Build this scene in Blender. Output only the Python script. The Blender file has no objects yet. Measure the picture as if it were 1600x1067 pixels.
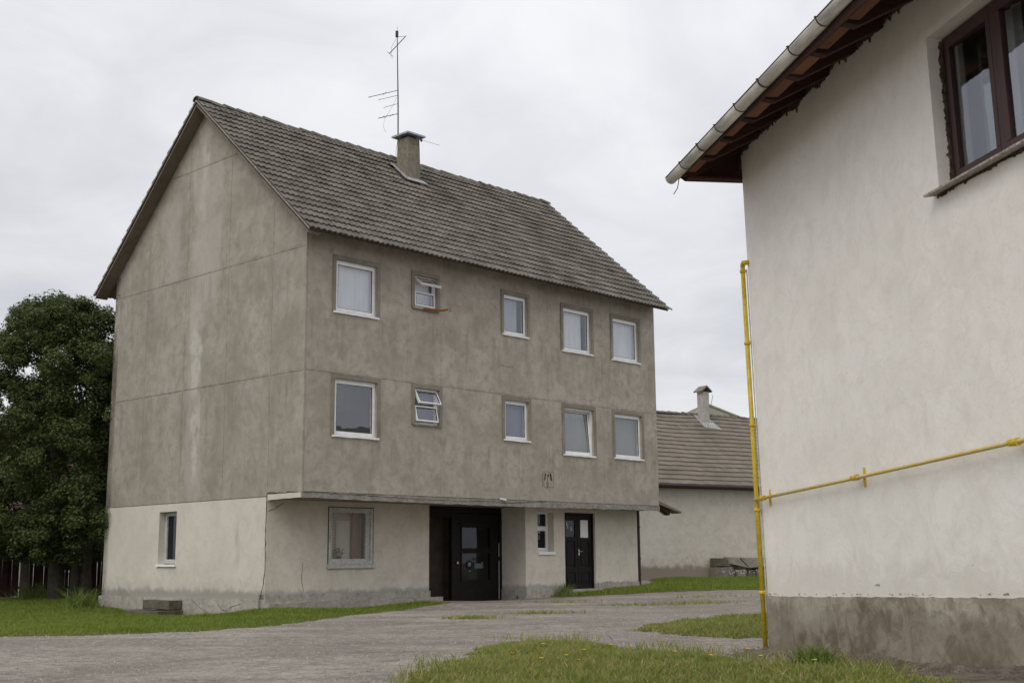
import bpy, bmesh, math, random
import numpy as np
from mathutils import Vector, Matrix
R = math.radians
random.seed(7); rng = np.random.default_rng(7)
S = bpy.context.scene
COL = S.collection

# ------------------------------------------------------------------ camera, sky, sun, exposure
cam = bpy.data.objects.new('camera', bpy.data.cameras.new('camera')); COL.objects.link(cam)
cam.data.sensor_width = 36; cam.data.lens = 43.15; cam.data.clip_end = 2000; cam.data.clip_start = .1
cam.location = (0, 0, 1.2)
cam.rotation_euler = (Matrix.Rotation(R(90 + 10.1), 3, 'X') @ Matrix.Rotation(-.0089, 3, 'Z')).to_euler()
S.camera = cam
SUN_EL, SUN_AZ = 46, -152          # azimuth measured from +Y clockwise (negative: left of the camera)
world = bpy.data.worlds.new('World'); S.world = world; world.use_nodes = True
nt = world.node_tree; nd = nt.nodes; lk = nt.links; nd.clear()
out = nd.new('ShaderNodeOutputWorld'); bg = nd.new('ShaderNodeBackground'); bg.inputs[1].default_value = .1
lk.new(bg.outputs[0], out.inputs[0])
sky = nd.new('ShaderNodeTexSky'); sky.sky_type = 'NISHITA'; sky.sun_disc = False
sky.sun_elevation = R(SUN_EL); sky.sun_rotation = R(SUN_AZ); sky.dust_density = 3
tc = nd.new('ShaderNodeTexCoord'); sep = nd.new('ShaderNodeSeparateXYZ'); lk.new(tc.outputs['Generated'], sep.inputs[0])
def wm(op, a, b):
    n = nd.new('ShaderNodeMath'); n.operation = op
    for i, v in enumerate((a, b)):
        if isinstance(v, (int, float)): n.inputs[i].default_value = v
        else: lk.new(v, n.inputs[i])
    return n.outputs[0]
zz = wm('ADD', wm('MAXIMUM', sep.outputs[2], 0), .22)
cmb = nd.new('ShaderNodeCombineXYZ'); lk.new(wm('DIVIDE', sep.outputs[0], zz), cmb.inputs[0]); lk.new(wm('DIVIDE', sep.outputs[1], zz), cmb.inputs[1])
def wnoise(scale, detail, rough, dist=0):
    n = nd.new('ShaderNodeTexNoise'); n.inputs['Scale'].default_value = scale; n.inputs['Detail'].default_value = detail
    n.inputs['Roughness'].default_value = rough; n.inputs['Distortion'].default_value = dist; lk.new(cmb.outputs[0], n.inputs['Vector']); return n.outputs[0]
def wramp(v, a, ca, b, cb):
    r = nd.new('ShaderNodeValToRGB'); r.color_ramp.elements[0].position = a; r.color_ramp.elements[0].color = (*ca, 1)
    r.color_ramp.elements[1].position = b; r.color_ramp.elements[1].color = (*cb, 1); lk.new(v, r.inputs[0]); return r.outputs[0]
c1 = wramp(wnoise(.9, 6, .5, .6), .30, (5.7, 5.8, 6.15), .62, (8.6, 8.55, 8.75))
c2 = wramp(wnoise(3.2, 8, .55, .8), .34, (.90, .91, .925), .66, (1.05, 1.05, 1.045))
mul = nd.new('ShaderNodeMix'); mul.data_type = 'RGBA'; mul.blend_type = 'MULTIPLY'; mul.inputs[0].default_value = 1
lk.new(c1, mul.inputs[6]); lk.new(c2, mul.inputs[7])
mx = nd.new('ShaderNodeMix'); mx.data_type = 'RGBA'; mx.inputs[0].default_value = .93
grad = nd.new('ShaderNodeVectorMath'); grad.operation = 'SCALE'; lk.new(mul.outputs[2], grad.inputs[0])      # overcast skies brighten towards the zenith
lk.new(wm('ADD', wm('MULTIPLY', wm('MAXIMUM', sep.outputs[2], 0), .30), .95), grad.inputs['Scale'])
lk.new(sky.outputs[0], mx.inputs[6]); lk.new(grad.outputs[0], mx.inputs[7]); lk.new(mx.outputs[2], bg.inputs[0])
sun = bpy.data.objects.new('sun', bpy.data.lights.new('sun', 'SUN')); COL.objects.link(sun)
sun.data.energy = 1.15; sun.data.angle = R(40); sun.data.color = (1, .96, .9)
az = R(SUN_AZ); el = R(SUN_EL)
sun.rotation_euler = Vector((math.sin(az) * math.cos(el), math.cos(az) * math.cos(el), math.sin(el))).to_track_quat('Z', 'Y').to_euler()
S.view_settings.view_transform = 'Standard'; S.view_settings.look = 'None'; S.view_settings.exposure = .13; S.view_settings.gamma = 1
S.render.engine = 'CYCLES'

# ------------------------------------------------------------------ helpers
class MB:
    def __init__(s): s.v = []; s.f = []
    def add(s, vs, fs):
        n = len(s.v); s.v += [tuple(p) for p in vs]; s.f += [tuple(n + i for i in f) for f in fs]; return s
    def box(s, x0, x1, y0, y1, z0, z1):
        v = [(x, y, z) for x in (x0, x1) for y in (y0, y1) for z in (z0, z1)]
        return s.add(v, [(0, 1, 3, 2), (4, 6, 7, 5), (0, 4, 5, 1), (2, 3, 7, 6), (0, 2, 6, 4), (1, 5, 7, 3)])
    def prism(s, poly, d0, d1, f):          # poly of 2-D points, f(a,b,d) -> xyz
        n = len(poly)
        return s.add([f(a, b, d0) for a, b in poly] + [f(a, b, d1) for a, b in poly],
                     [tuple(range(n)), tuple(range(2 * n - 1, n - 1, -1))] + [(i, i + n, (i + 1) % n + n, (i + 1) % n) for i in range(n)])
    def tube(s, pts, r, n=8, cap=True):
        pts = [Vector(p) for p in pts]; rs = r if isinstance(r, (list, tuple)) else [r] * len(pts)
        b = len(s.v); up = None
        for i, p in enumerate(pts):
            t = (pts[min(i + 1, len(pts) - 1)] - pts[max(i - 1, 0)]).normalized()
            if up is None: up = Vector((0, 0, 1)) if abs(t.z) < .9 else Vector((1, 0, 0))
            a = t.cross(up).normalized(); c = a.cross(t).normalized(); up = c
            for k in range(n):
                q = p + (a * math.cos(k * 2 * math.pi / n) + c * math.sin(k * 2 * math.pi / n)) * rs[i]; s.v.append(tuple(q))
        for i in range(len(pts) - 1):
            for k in range(n):
                s.f.append((b + i * n + k, b + i * n + (k + 1) % n, b + (i + 1) * n + (k + 1) % n, b + (i + 1) * n + k))
        if cap: s.f.append(tuple(b + k for k in range(n - 1, -1, -1))); s.f.append(tuple(b + (len(pts) - 1) * n + k for k in range(n)))
        return s
    def mesh(s, name, m, smooth=False):
        me = bpy.data.meshes.new(name); me.from_pydata(s.v, [], s.f); me.materials.append(m)
        bm = bmesh.new(); bm.from_mesh(me); bmesh.ops.recalc_face_normals(bm, faces=bm.faces); bm.to_mesh(me); bm.free()
        if smooth: me.polygons.foreach_set('use_smooth', [True] * len(me.polygons))
        return me
    def build(s, name, m, parent=None, smooth=False, bevel=0):
        return link(name, s.mesh(name, m, smooth), parent, bevel)
def link(name, me, parent=None, bevel=0):
    o = bpy.data.objects.new(name, me); COL.objects.link(o); o.parent = parent
    if bevel:
        b = o.modifiers.new('bevel', 'BEVEL'); b.width = bevel; b.segments = 2; b.limit_method = 'ANGLE'
    return o
def tag(o, label=None, cat=None, group=None, kind=None):
    for k, v in (('label', label), ('category', cat), ('group', group), ('kind', kind)):
        if v: o[k] = v
    return o
def thing(name, loc, rz, label, cat, group=None):
    o = bpy.data.objects.new(name, None); COL.objects.link(o); o.location = loc; o.rotation_euler = (0, 0, rz); o.empty_display_size = .3
    return tag(o, label, cat, group)
def npmesh(name, v, f, m):                  # numpy verts (N,3) and quads/tris (M,k)
    me = bpy.data.meshes.new(name); k = f.shape[1]
    me.vertices.add(len(v)); me.vertices.foreach_set('co', v.astype(np.float32).ravel())
    me.loops.add(f.size); me.loops.foreach_set('vertex_index', f.astype(np.int32).ravel())
    me.polygons.add(len(f)); me.polygons.foreach_set('loop_start', np.arange(0, f.size, k, dtype=np.int32))
    me.update(calc_edges=True); me.validate(); me.materials.append(m); return me

# ------------------------------------------------------------------ materials
class NT:
    def __init__(s, name, rough=.9, metal=0, spec=.3):
        s.m = bpy.data.materials.new(name); s.m.use_nodes = True; s.n = s.m.node_tree.nodes; s.l = s.m.node_tree.links
        s.b = s.n['Principled BSDF']; s.b.inputs['Roughness'].default_value = rough; s.b.inputs['Metallic'].default_value = metal
        s.b.inputs['Specular IOR Level'].default_value = spec
        s.tc = s.n.new('ShaderNodeTexCoord')
    def put(s, sock, v):
        if hasattr(v, 'links') or isinstance(v, bpy.types.NodeSocket): s.l.new(v, sock)
        else: sock.default_value = (*v, 1) if isinstance(v, tuple) and len(v) == 3 and sock.type == 'RGBA' else v
    def vec(s, scale=(1, 1, 1), src='Object'):
        m = s.n.new('ShaderNodeMapping'); m.inputs['Scale'].default_value = scale; s.l.new(s.tc.outputs[src], m.inputs[0]); return m.outputs[0]
    def noise(s, scale, detail=5, rough=.55, dist=0, vec=None):
        n = s.n.new('ShaderNodeTexNoise'); s.put(n.inputs['Scale'], scale); n.inputs['Detail'].default_value = detail
        n.inputs['Roughness'].default_value = rough; n.inputs['Distortion'].default_value = dist
        s.l.new(vec if vec is not None else s.vec(), n.inputs['Vector']); return n.outputs[0]
    def vor(s, scale, vec=None, feat='F1'):
        n = s.n.new('ShaderNodeTexVoronoi'); n.feature = feat; n.inputs['Scale'].default_value = scale
        s.l.new(vec if vec is not None else s.vec(), n.inputs['Vector']); return n.outputs[0]
    def math(s, op, a, b=0, c=None):
        n = s.n.new('ShaderNodeMath'); n.operation = op; s.put(n.inputs[0], a); s.put(n.inputs[1], b)
        if c is not None: s.put(n.inputs[2], c)
        return n.outputs[0]
    def rng(s, v, a, b, c=0, d=1):
        n = s.n.new('ShaderNodeMapRange'); n.interpolation_type = 'SMOOTHSTEP'; s.put(n.inputs[0], v)
        for i, x in enumerate((a, b, c, d)): n.inputs[i + 1].default_value = x
        return n.outputs[0]
    def mix(s, f, a, b, mode='MIX'):
        n = s.n.new('ShaderNodeMix'); n.data_type = 'RGBA'; n.blend_type = mode; s.put(n.inputs[0], f); s.put(n.inputs[6], a); s.put(n.inputs[7], b); return n.outputs[2]
    def xyz(s, src='Object'):
        n = s.n.new('ShaderNodeSeparateXYZ'); s.l.new(s.tc.outputs[src], n.inputs[0]); return n.outputs
    def island(s):
        g = s.n.new('ShaderNodeNewGeometry'); o = s.n.new('ShaderNodeObjectInfo')
        return s.math('FRACT', s.math('ADD', g.outputs['Random Per Island'], o.outputs['Random']))
    def color(s, c): s.put(s.b.inputs['Base Color'], c); return s
    def bump(s, h, strength=.3, dist=.02):
        n = s.n.new('ShaderNodeBump'); n.inputs['Strength'].default_value = strength; n.inputs['Distance'].default_value = dist
        s.l.new(h, n.inputs['Height']); s.l.new(n.outputs[0], s.b.inputs['Normal']); return s
def hexc(r, g, b): return tuple(((x / 255) / 12.92 if x < 11 else (((x / 255) + .055) / 1.055) ** 2.4) for x in (r, g, b))

def plaster(name, c_hi, c_lo, c_dirt, streak=.5, low=None, dirt=.5, scale=1., grime=None, bumps=.35, spots=0, patches=(), blotch=.22, drips=(), bands=()):
    t = NT(name, .95, spec=.15)
    n1 = t.noise(.8 * scale, 6, .6, .4); n2 = t.noise(3.5 * scale, 8, .62, .6); n3 = t.noise(22 * scale, 5, .6)
    c = t.mix(t.rng(n1, .33, .67), c_lo, c_hi)
    c = t.mix(t.math('MULTIPLY', t.rng(n2, .42, .72), dirt), c, c_dirt)
    st = t.noise(1., 5, .6, .3, t.vec((3.2, 3.2, .22)))
    c = t.mix(t.math('MULTIPLY', t.rng(st, .5, .75), streak * .6), c, c_lo)
    c = t.mix(t.math('MULTIPLY', t.rng(st, .45, .25), streak * .5), c, c_hi)
    # trowel arcs: thin bands of a distorted noise
    tr = t.noise(1.7 * scale, 3, .5, 2.2)
    n5 = t.noise(1.9 * scale, 7, .68, 1.2, t.vec((1, 1, .8))); c = t.mix(t.math('MULTIPLY', t.rng(n5, .50, .60), blotch), c, c_dirt); c = t.mix(t.math('MULTIPLY', t.rng(n5, .44, .36), blotch), c, c_hi)
    band = t.rng(t.math('ABSOLUTE', t.math('SUBTRACT', tr, .5)), .0, .022, 1, 0)
    c = t.mix(t.math('MULTIPLY', band, .28), c, c_dirt)
    c = t.mix(t.math('MULTIPLY', t.rng(n3, .35, .7), .14), c, c_dirt)
    X, Y, Z = t.xyz()
    if low:                                   # (z top, fade height, colour, strength)
        for (zt, h, col, k) in low:
            zn = t.math('ADD', Z, t.math('MULTIPLY', t.math('SUBTRACT', n2, .5), -h * 2.2))
            c = t.mix(t.math('MULTIPLY', t.rng(zn, zt, zt - h), k), c, col)
    for (axis, p, w, z0, z1, col, k, amp) in patches:    # repair streaks with a shape of their own
        A = X if axis == 'x' else Y
        a = t.math('ADD', A, t.math('MULTIPLY', t.math('SUBTRACT', t.noise(1.6, 4, .6, 0, t.vec((1, 1, .6))), .5), amp))
        m = t.rng(t.math('ABSOLUTE', t.math('SUBTRACT', a, p)), w * .35, w, 1, 0)
        m = t.math('MULTIPLY', m, t.math('MULTIPLY', t.rng(Z, z0 - .3, z0 + .3), t.rng(Z, z1 + .3, z1 - .3)))
        m = t.math('MULTIPLY', m, t.rng(n2, .3, .6, .35, 1))
        c = t.mix(t.math('MULTIPLY', m, k), c, col)
    for (z0, z1, k) in drips:
        dn = t.noise(1., 4, .65, .2, t.vec((3.3, 3.3, .30))); zm = t.math('MULTIPLY', t.rng(Z, z0, z1 - .15), t.rng(Z, z1 + .04, z1 - .04))
        c = t.mix(t.math('MULTIPLY', t.math('MULTIPLY', t.rng(dn, .5, .62), zm), k), c, tuple(x * .72 for x in c_dirt)); c = t.mix(t.math('MULTIPLY', t.math('MULTIPLY', t.rng(dn, .46, .36), zm), k * .6), c, c_hi)
    for zb_ in bands:
        zo = t.math('ADD', Z, t.math('MULTIPLY', t.math('SUBTRACT', t.noise(2.2, 5, .7), .5), .16)); bm_ = t.rng(t.math('ABSOLUTE', t.math('SUBTRACT', zo, zb_)), .0, .055, 1, 0)
        c = t.mix(t.math('MULTIPLY', t.math('MULTIPLY', bm_, t.rng(n2, .35, .6, .2, 1)), .55), c, c_dirt)
    if spots:                                 # chipped spots
        v = t.vor(3.1, t.vec((1, 1, 1))); s2 = t.rng(t.noise(14, 3, .6), .45, .6, 0, .05)
        c = t.mix(t.math('MULTIPLY', t.rng(v, .03, .05, 1, 0), spots), c, hexc(70, 64, 58))
    t.color(c)
    h = t.math('ADD', t.math('MULTIPLY', n2, .6), t.math('ADD', t.math('MULTIPLY', t.noise(60 * scale, 4, .7), .12), t.math('MULTIPLY', n1, .8)))
    t.bump(h, bumps, .03)
    return t.m
M = {}
GH, GL, GD = (.335, .310, .270), (.235, .214, .178), (.175, .158, .130)
M['gable_render'] = plaster('gable_cement_render', (.390, .360, .312), (.295, .268, .225), (.225, .202, .166), .65, dirt=.6, blotch=.28, bands=[5.36, 8.17, 10.95], drips=[(6.0, 8.1, .25), (2.8, 5.3, .28)],
    patches=[('y', 4.45, .34, 2.7, 11.6, (.50, .48, .45), .35, 1.3), ('y', 4.40, .17, 5.2, 6.9, (.54, .52, .48), .6, 1.0), ('y', 4.35, .15, 3.2, 4.9, (.53, .51, .47), .6, .9), ('y', 4.3, .2, 9.6, 11.6, (.50, .48, .45), .5, .9), ('y', 3.9, .5, 7.5, 11, (.45, .43, .40), .5, 1.2),
             ('y', 5.6, .5, 8.3, 10.3, (.45, .42, .40), .4, 1.4)])
M['front_render'] = plaster('front_cement_render', (.45, .413, .358), (.345, .313, .262), (.265, .238, .192), .5, dirt=.7, scale=1.25, blotch=.28, bands=[5.36], drips=[(5.3, 6.78, .30), (2.8, 3.98, .30), (7.6, 9.2, .45)])
M['surround'] = plaster('window_surround_render', (.30, .275, .23), (.22, .2, .165), (.15, .135, .11), .3)
M['edge_concrete'] = plaster('slab_edge_concrete', (.36, .335, .30), (.25, .23, .20), (.15, .14, .12), .2, dirt=.8, scale=3)
M['cream'] = plaster('cream_wall_paint', (.63, .592, .525), (.575, .535, .47), (.46, .425, .37), .22, dirt=.35, spots=.35,
    low=[(.95, .45, (.42, .39, .34), .5), (.66, .16, (.27, .255, .225), .8)],
    patches=[('y', 7.5, .6, .2, .44, (.20, .19, .165), .95, .5), ('y', 6.1, .45, .2, .42, (.30, .285, .26), .8, .5), ('y', 4.7, .4, .2, .38, (.36, .35, .33), .8, .4), ('y', 2.4, .12, 1.2, 1.9, (.40, .37, .32), .6, .3)])
M['cream_front'] = plaster('cream_front_paint', (.68, .63, .55), (.63, .58, .505), (.44, .40, .34), .25, dirt=.35,
    low=[(.62, .12, (.36, .345, .33), .9)])
M['plinth'] = plaster('plinth_cement', (.47, .44, .395), (.37, .345, .305), (.20, .18, .15), .2, dirt=.55, scale=2.5, bumps=.9, low=[(.16, .10, (.22, .2, .16), .5)])
M['white_wall'] = plaster('white_lime_wash', (.86, .825, .775), (.80, .765, .71), (.68, .64, .585), .22, dirt=.42, bumps=.5, blotch=.22,
    low=[(1.35, .5, (.66, .62, .56), .6)])
M['white_plinth'] = plaster('damp_plinth_cement', (.50, .455, .385), (.31, .27, .21), (.17, .14, .10), .3, dirt=.85, scale=1.3, patches=[('x', 2.0, 1.5, .12, .40, (.115, .088, .056), 1.0, 1.4), ('x', 2.9, .8, .50, .74, (.125, .098, .064), 1.0, 1.1), ('x', 4.6, .8, .1, .45, (.15, .12, .083), .9, 1.0), ('x', .5, .5, .2, .5, (.17, .14, .10), .7, .8), ('x', 1.2, .6, .56, .68, (.55, .51, .45), .7, .8)], bumps=.9, low=[(.30, .22, (.20, .165, .12), .7), (.72, .12, (.2, .17, .13), .4)])
M['back_wall'] = plaster('back_building_plaster', (.60, .565, .505), (.55, .515, .455), (.38, .34, .29), .25, dirt=.3, low=[(1.0, .22, (.17, .15, .125), .9), (1.4, .7, (.30, .25, .19), .5)])
M['pale_chimney'] = plaster('pale_chimney_render', (.46, .43, .40), (.38, .355, .33), (.22, .20, .17), .3, dirt=.5, scale=3)
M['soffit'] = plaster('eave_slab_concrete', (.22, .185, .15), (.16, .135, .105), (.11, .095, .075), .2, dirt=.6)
M['chimney'] = plaster('chimney_render', (.27, .24, .19), (.18, .158, .12), (.10, .09, .07), .4, dirt=.7, scale=3)

def flat(name, c, rough=.6, metal=0, spec=.3, var=.25, scale=8, bumps=.1, vs=(1, 1, 1)):
    t = NT(name, rough, metal, spec); n = t.noise(scale, 6, .6, .3, t.vec(vs)); d = tuple(x * (1 - var) for x in c); u = tuple(min(1, x * (1 + var * .6)) for x in c)
    t.color(t.mix(t.rng(n, .3, .7), d, u)); t.bump(n, bumps, .01); return t.m
M['pvc'] = flat('white_pvc', (.82, .82, .81), .4, spec=.4, var=.08)
M['pvc_dirty'] = flat('greyed_window_paint', (.50, .50, .47), .6, var=.25, scale=14)
M['seal'] = flat('dark_gasket', (.05, .05, .05), .7)
M['black_paint'] = flat('black_door_paint', (.014, .011, .010), .5, spec=.15, var=.3)
M['gate_board'] = flat('dark_brown_gate_panel', (.06, .046, .035), .8, var=.3, scale=3)
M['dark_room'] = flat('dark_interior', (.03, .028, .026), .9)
M['steel'] = flat('steel', (.55, .55, .55), .3, 1)
M['zinc'] = flat('bluish_zinc_sheet', (.36, .40, .45), .45, .4, var=.3, scale=12)
M['flash'] = flat('lead_flashing', (.40, .40, .39), .55, .3, var=.3, scale=9)
M['antenna'] = flat('antenna_aluminium', (.12, .115, .11), .6, .3)
M['gutter'] = flat('galvanised_gutter', (.66, .64, .59), .55, .15, var=.3, scale=3.5, vs=(.6, 3, 3))
M['gutter_strap'] = flat('rusty_brown_strap', (.07, .045, .035), .6)
M['pipe_y'] = None
t = NT('yellow_gas_pipe_paint', .38, spec=.45); n = t.noise(9, 5, .6); n2 = t.noise(40, 4, .7)
c = t.mix(t.rng(n, .3, .7), (.50, .345, .012), (.66, .48, .03)); c = t.mix(t.rng(n2, .60, .66), c, (.20, .10, .02)); t.color(c).bump(n2, .1, .004); M['pipe_y'] = t.m
t = NT('pale_yellow_pipe_paint', .5); n = t.noise(16, 5, .6)
c = t.mix(t.rng(n, .4, .68), (.62, .45, .08), (.55, .50, .32)); t.color(c).bump(n, .1, .004); M['pipe_pale'] = t.m
M['downpipe'] = flat('dark_brown_downpipe', (.035, .018, .018), .45, spec=.4)
M['rust'] = flat('rusty_iron', (.28, .10, .045), .85, var=.5, scale=25)
M['white_scrap'] = flat('white_rag', (.8, .8, .8), .8)
M['emblem_dark'] = flat('faded_maroon_paint', (.06, .035, .033), .9, var=.3, scale=20)
M['emblem_rust'] = flat('rust_run', (.26, .16, .09), .95, var=.4, scale=30)
M['crack'] = flat('crack_dark', (.05, .042, .035), 1)
M['mortar'] = flat('rough_brown_mortar', (.10, .078, .055), 1, var=.6, scale=20, bumps=.8)
def wood(name, a, b, rough=.8, sc=(1, 18, 18), spec=.25):
    t = NT(name, rough, spec=spec); n = t.noise(2.5, 6, .65, .6, t.vec(sc)); n2 = t.noise(5, 4, .6)
    isl = t.island(); c = t.mix(t.rng(n, .3, .7), a, b); c = t.mix(t.math('MULTIPLY', isl, .45), c, tuple(x * .45 for x in a)); c = t.mix(t.math('MULTIPLY', t.rng(n2, .5, .8), .4), c, tuple(x * .5 for x in a))
    t.color(c).bump(n, .4, .01); return t.m
M['rafter'] = wood('red_brown_rafter', (.040, .020, .015), (.085, .038, .026), sc=(18, 1, 18))
M['plank'] = wood('red_brown_eave_board', (.040, .020, .014), (.095, .042, .026), sc=(1, 18, 18))
M['fascia_board'] = wood('orange_brown_board', (.16, .07, .04), (.28, .12, .065))
M['brown_frame'] = wood('dark_brown_window_paint', (.036, .014, .011), (.070, .028, .022), .5, (12, 12, 1), .4)
M['picket'] = wood('dark_red_brown_picket', (.040, .018, .015), (.075, .032, .026), .85, (14, 14, 1))
M['bark'] = flat('tree_bark', (.085, .075, .06), .95, var=.5, scale=14, bumps=.9, vs=(3, 3, .5))
M['plank_grey'] = wood('weathered_plank', (.16, .13, .10), (.26, .22, .18))
M['old_concrete'] = plaster('mossy_block_concrete', (.16, .145, .12), (.09, .08, .06), (.07, .075, .03), .2, dirt=.6, scale=3, bumps=.9)
M['slab_stone'] = plaster('grey_slab_concrete', (.26, .24, .205), (.17, .155, .13), (.09, .085, .06), .2, dirt=.6, scale=2, bumps=.7)

def tile_mat(name, a, b, moss, k):
    t = NT(name, .92, spec=.15); isl = t.island()
    g = t.n.new('ShaderNodeNewGeometry'); m = t.n.new('ShaderNodeMapping'); t.l.new(g.outputs['Position'], m.inputs[0]); P = m.outputs[0]
    big = t.noise(.55, 5, .6, .5, P); mid = t.noise(4, 6, .6, .3, P); fine = t.noise(30, 5, .65, 0, P)
    c = t.mix(isl, a, b); c = t.mix(t.math('MULTIPLY', t.rng(big, .5, .68), .62), c, moss); c = t.mix(t.math('MULTIPLY', t.rng(mid, .52, .7), k), c, moss)
    c = t.mix(t.math('MULTIPLY', t.rng(fine, .6, .75), .5), c, tuple(x * 1.5 for x in b)); c = t.mix(t.math('MULTIPLY', t.rng(fine, .42, .3), .5), c, (.05, .045, .04))
    t.color(c).bump(t.math('ADD', mid, fine), .4, .012); return t.m
M['tile'] = tile_mat('grey_concrete_tile', (.122, .110, .093), (.192, .174, .149), (.064, .060, .049), .6)
M['ridge'] = tile_mat('grey_ridge_tile', (.145, .137, .115), (.22, .205, .175), (.085, .082, .062), .6)
M['tile_back'] = tile_mat('brownish_concrete_tile', (.180, .157, .129), (.215, .188, .155), (.135, .118, .097), .4)
M['tile_red'] = tile_mat('red_clay_tile', (.09, .062, .05), (.13, .088, .072), (.06, .05, .04), .5)
M['moss_roof'] = tile_mat('mossy_old_roof', (.22, .21, .17), (.30, .29, .25), (.13, .14, .08), .7)

def glass(name, tint=(.92, .93, .92), ior=2.25):
    m = bpy.data.materials.new(name); m.use_nodes = True; n = m.node_tree.nodes; l = m.node_tree.links; n.clear()
    o = n.new('ShaderNodeOutputMaterial'); mxs = n.new('ShaderNodeMixShader'); f = n.new('ShaderNodeFresnel'); f.inputs[0].default_value = ior
    tr = n.new('ShaderNodeBsdfTransparent'); tr.inputs[0].default_value = (*tint, 1); gl = n.new('ShaderNodeBsdfGlossy'); gl.inputs[0].default_value = (.86, .90, 1.0, 1); gl.inputs['Roughness'].default_value = .01
    nz = n.new('ShaderNodeTexNoise'); nz.inputs['Scale'].default_value = 1.5; b = n.new('ShaderNodeBump'); b.inputs['Strength'].default_value = .06; b.inputs['Distance'].default_value = .05
    l.new(nz.outputs[0], b.inputs['Height']); l.new(b.outputs[0], gl.inputs['Normal'])
    g_ = n.new('ShaderNodeNewGeometry'); k_ = n.new('ShaderNodeMath'); k_.operation = 'MULTIPLY_ADD'; k_.inputs[1].default_value = -1; k_.inputs[2].default_value = 1; l.new(g_.outputs['Backfacing'], k_.inputs[0])
    k2 = n.new('ShaderNodeMath'); k2.operation = 'MULTIPLY'; l.new(f.outputs[0], k2.inputs[0]); l.new(k_.outputs[0], k2.inputs[1]); l.new(k2.outputs[0], mxs.inputs[0]); l.new(tr.outputs[0], mxs.inputs[1]); l.new(gl.outputs[0], mxs.inputs[2]); l.new(mxs.outputs[0], o.inputs[0]); return m
M['glass'] = glass('window_glass'); M['glass_dim'] = glass('dim_window_glass', (.4, .42, .41), 1.5)
def cloth(name, c, folds=16):
    t = NT(name, .9); X, Y, Z = t.xyz(); n = t.noise(2, 4, .5, .5, t.vec((4, 4, .5)))
    t.color(t.mix(t.rng(n, .3, .7), tuple(x * .88 for x in c), c)); t.bump(n, .3, .02); return t.m
M['curtain_white'] = cloth('sky_tinted_white_curtain', (.88, .89, .95)); M['curtain_grey'] = cloth('grey_green_blind', (.30, .30, .27))  # blue tint of the white cloth paints in sky mirrored by the panes
M['curtain_sky_mid'] = cloth('pale_sky_tint_curtain', (.52, .54, .62)); M['curtain_orange'] = cloth('orange_brown_curtain', (.42, .24, .15)); M['curtain_cream'] = cloth('cream_curtain', (.78, .72, .63)); M['curtain_sky_blue'] = cloth('dim_sky_tint_curtain', (.20, .21, .26))  # the two bluish cloths carry the panes' sky reflection in their colour
t = NT('beige_blind_slats', .8); w = t.n.new('ShaderNodeTexWave'); w.bands_direction = 'Z'; w.inputs['Scale'].default_value = 9; t.l.new(t.vec(), w.inputs[0])
t.color(t.mix(w.outputs[0], (.45, .32, .23), (.78, .69, .59))); M['blind'] = t.m

# gravel drive, soil, grass
t = NT('compacted_gravel', .95, spec=.2); v = t.vec()
big = t.noise(.16, 5, .6, .8, v); mid = t.noise(1.1, 6, .65, .4, v); fine = t.noise(26, 6, .75, 0, v); st = t.vor(38, v); st2 = t.vor(95, v)
tracks = t.noise(.5, 4, .55, .5, t.vec((.25, 1.3, 1)))
c = t.mix(t.rng(big, .35, .65), (.235, .205, .172), (.375, .335, .288)); c = t.mix(t.math('MULTIPLY', t.rng(mid, .42, .66), .55), c, (.190, .170, .150))
trk = t.noise(.35, 4, .6, 1.2, t.vec((.5, 1.6, 1))); c = t.mix(t.math('MULTIPLY', t.rng(trk, .48, .60), .55), c, (.17, .148, .125))
c = t.mix(t.math('MULTIPLY', t.rng(tracks, .5, .7), .45), c, (.40, .36, .315))
g13 = t.noise(13, 3, .8, 0, t.vec((1, .55, 1))); c = t.mix(t.math('MULTIPLY', t.rng(g13, .54, .64), .38), c, (.10, .088, .075)); c = t.mix(t.math('MULTIPLY', t.rng(g13, .42, .34), .35), c, (.52, .48, .43)); g7 = t.noise(7, 4, .7, 0, v); g3 = t.noise(3, 5, .75, .3, v); c = t.mix(t.math('MULTIPLY', t.rng(g7, .52, .66), .5), c, (.13, .112, .095)); c = t.mix(t.math('MULTIPLY', t.rng(g7, .46, .36), .4), c, (.46, .42, .37))
c = t.mix(t.math('MULTIPLY', t.rng(g3, .52, .66), .6), c, (.16, .137, .115))
c = t.mix(t.math('MULTIPLY', t.rng(fine, .5, .7), .6), c, (.48, .45, .41)); c = t.mix(t.math('MULTIPLY', t.rng(fine, .45, .28), .85), c, (.08, .07, .06))
c = t.mix(t.math('MULTIPLY', t.rng(st2, .0, .35, 1, 0), .25), c, (.40, .38, .35))
t.color(c).bump(t.math('ADD', t.math('MULTIPLY', st, .6), fine), .8, .03); M['gravel'] = t.m
t = NT('brown_soil', .98, spec=.1); n = t.noise(5, 7, .7, .3); f = t.noise(40, 5, .7)
c = t.mix(t.rng(n, .3, .7), (.14, .112, .085), (.32, .275, .225)); c = t.mix(t.math('MULTIPLY', t.rng(f, .55, .7), .5), c, (.38, .34, .29)); t.color(c).bump(t.math('ADD', n, f), 1, .05); M['soil'] = t.m
t = NT('turf_ground', .98, spec=.1); n = t.noise(3, 7, .7, .3)
t.color(t.mix(t.rng(n, .3, .7), (.07, .075, .025), (.12, .115, .045))).bump(n, 1, .05); M['turf'] = t.m
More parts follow.
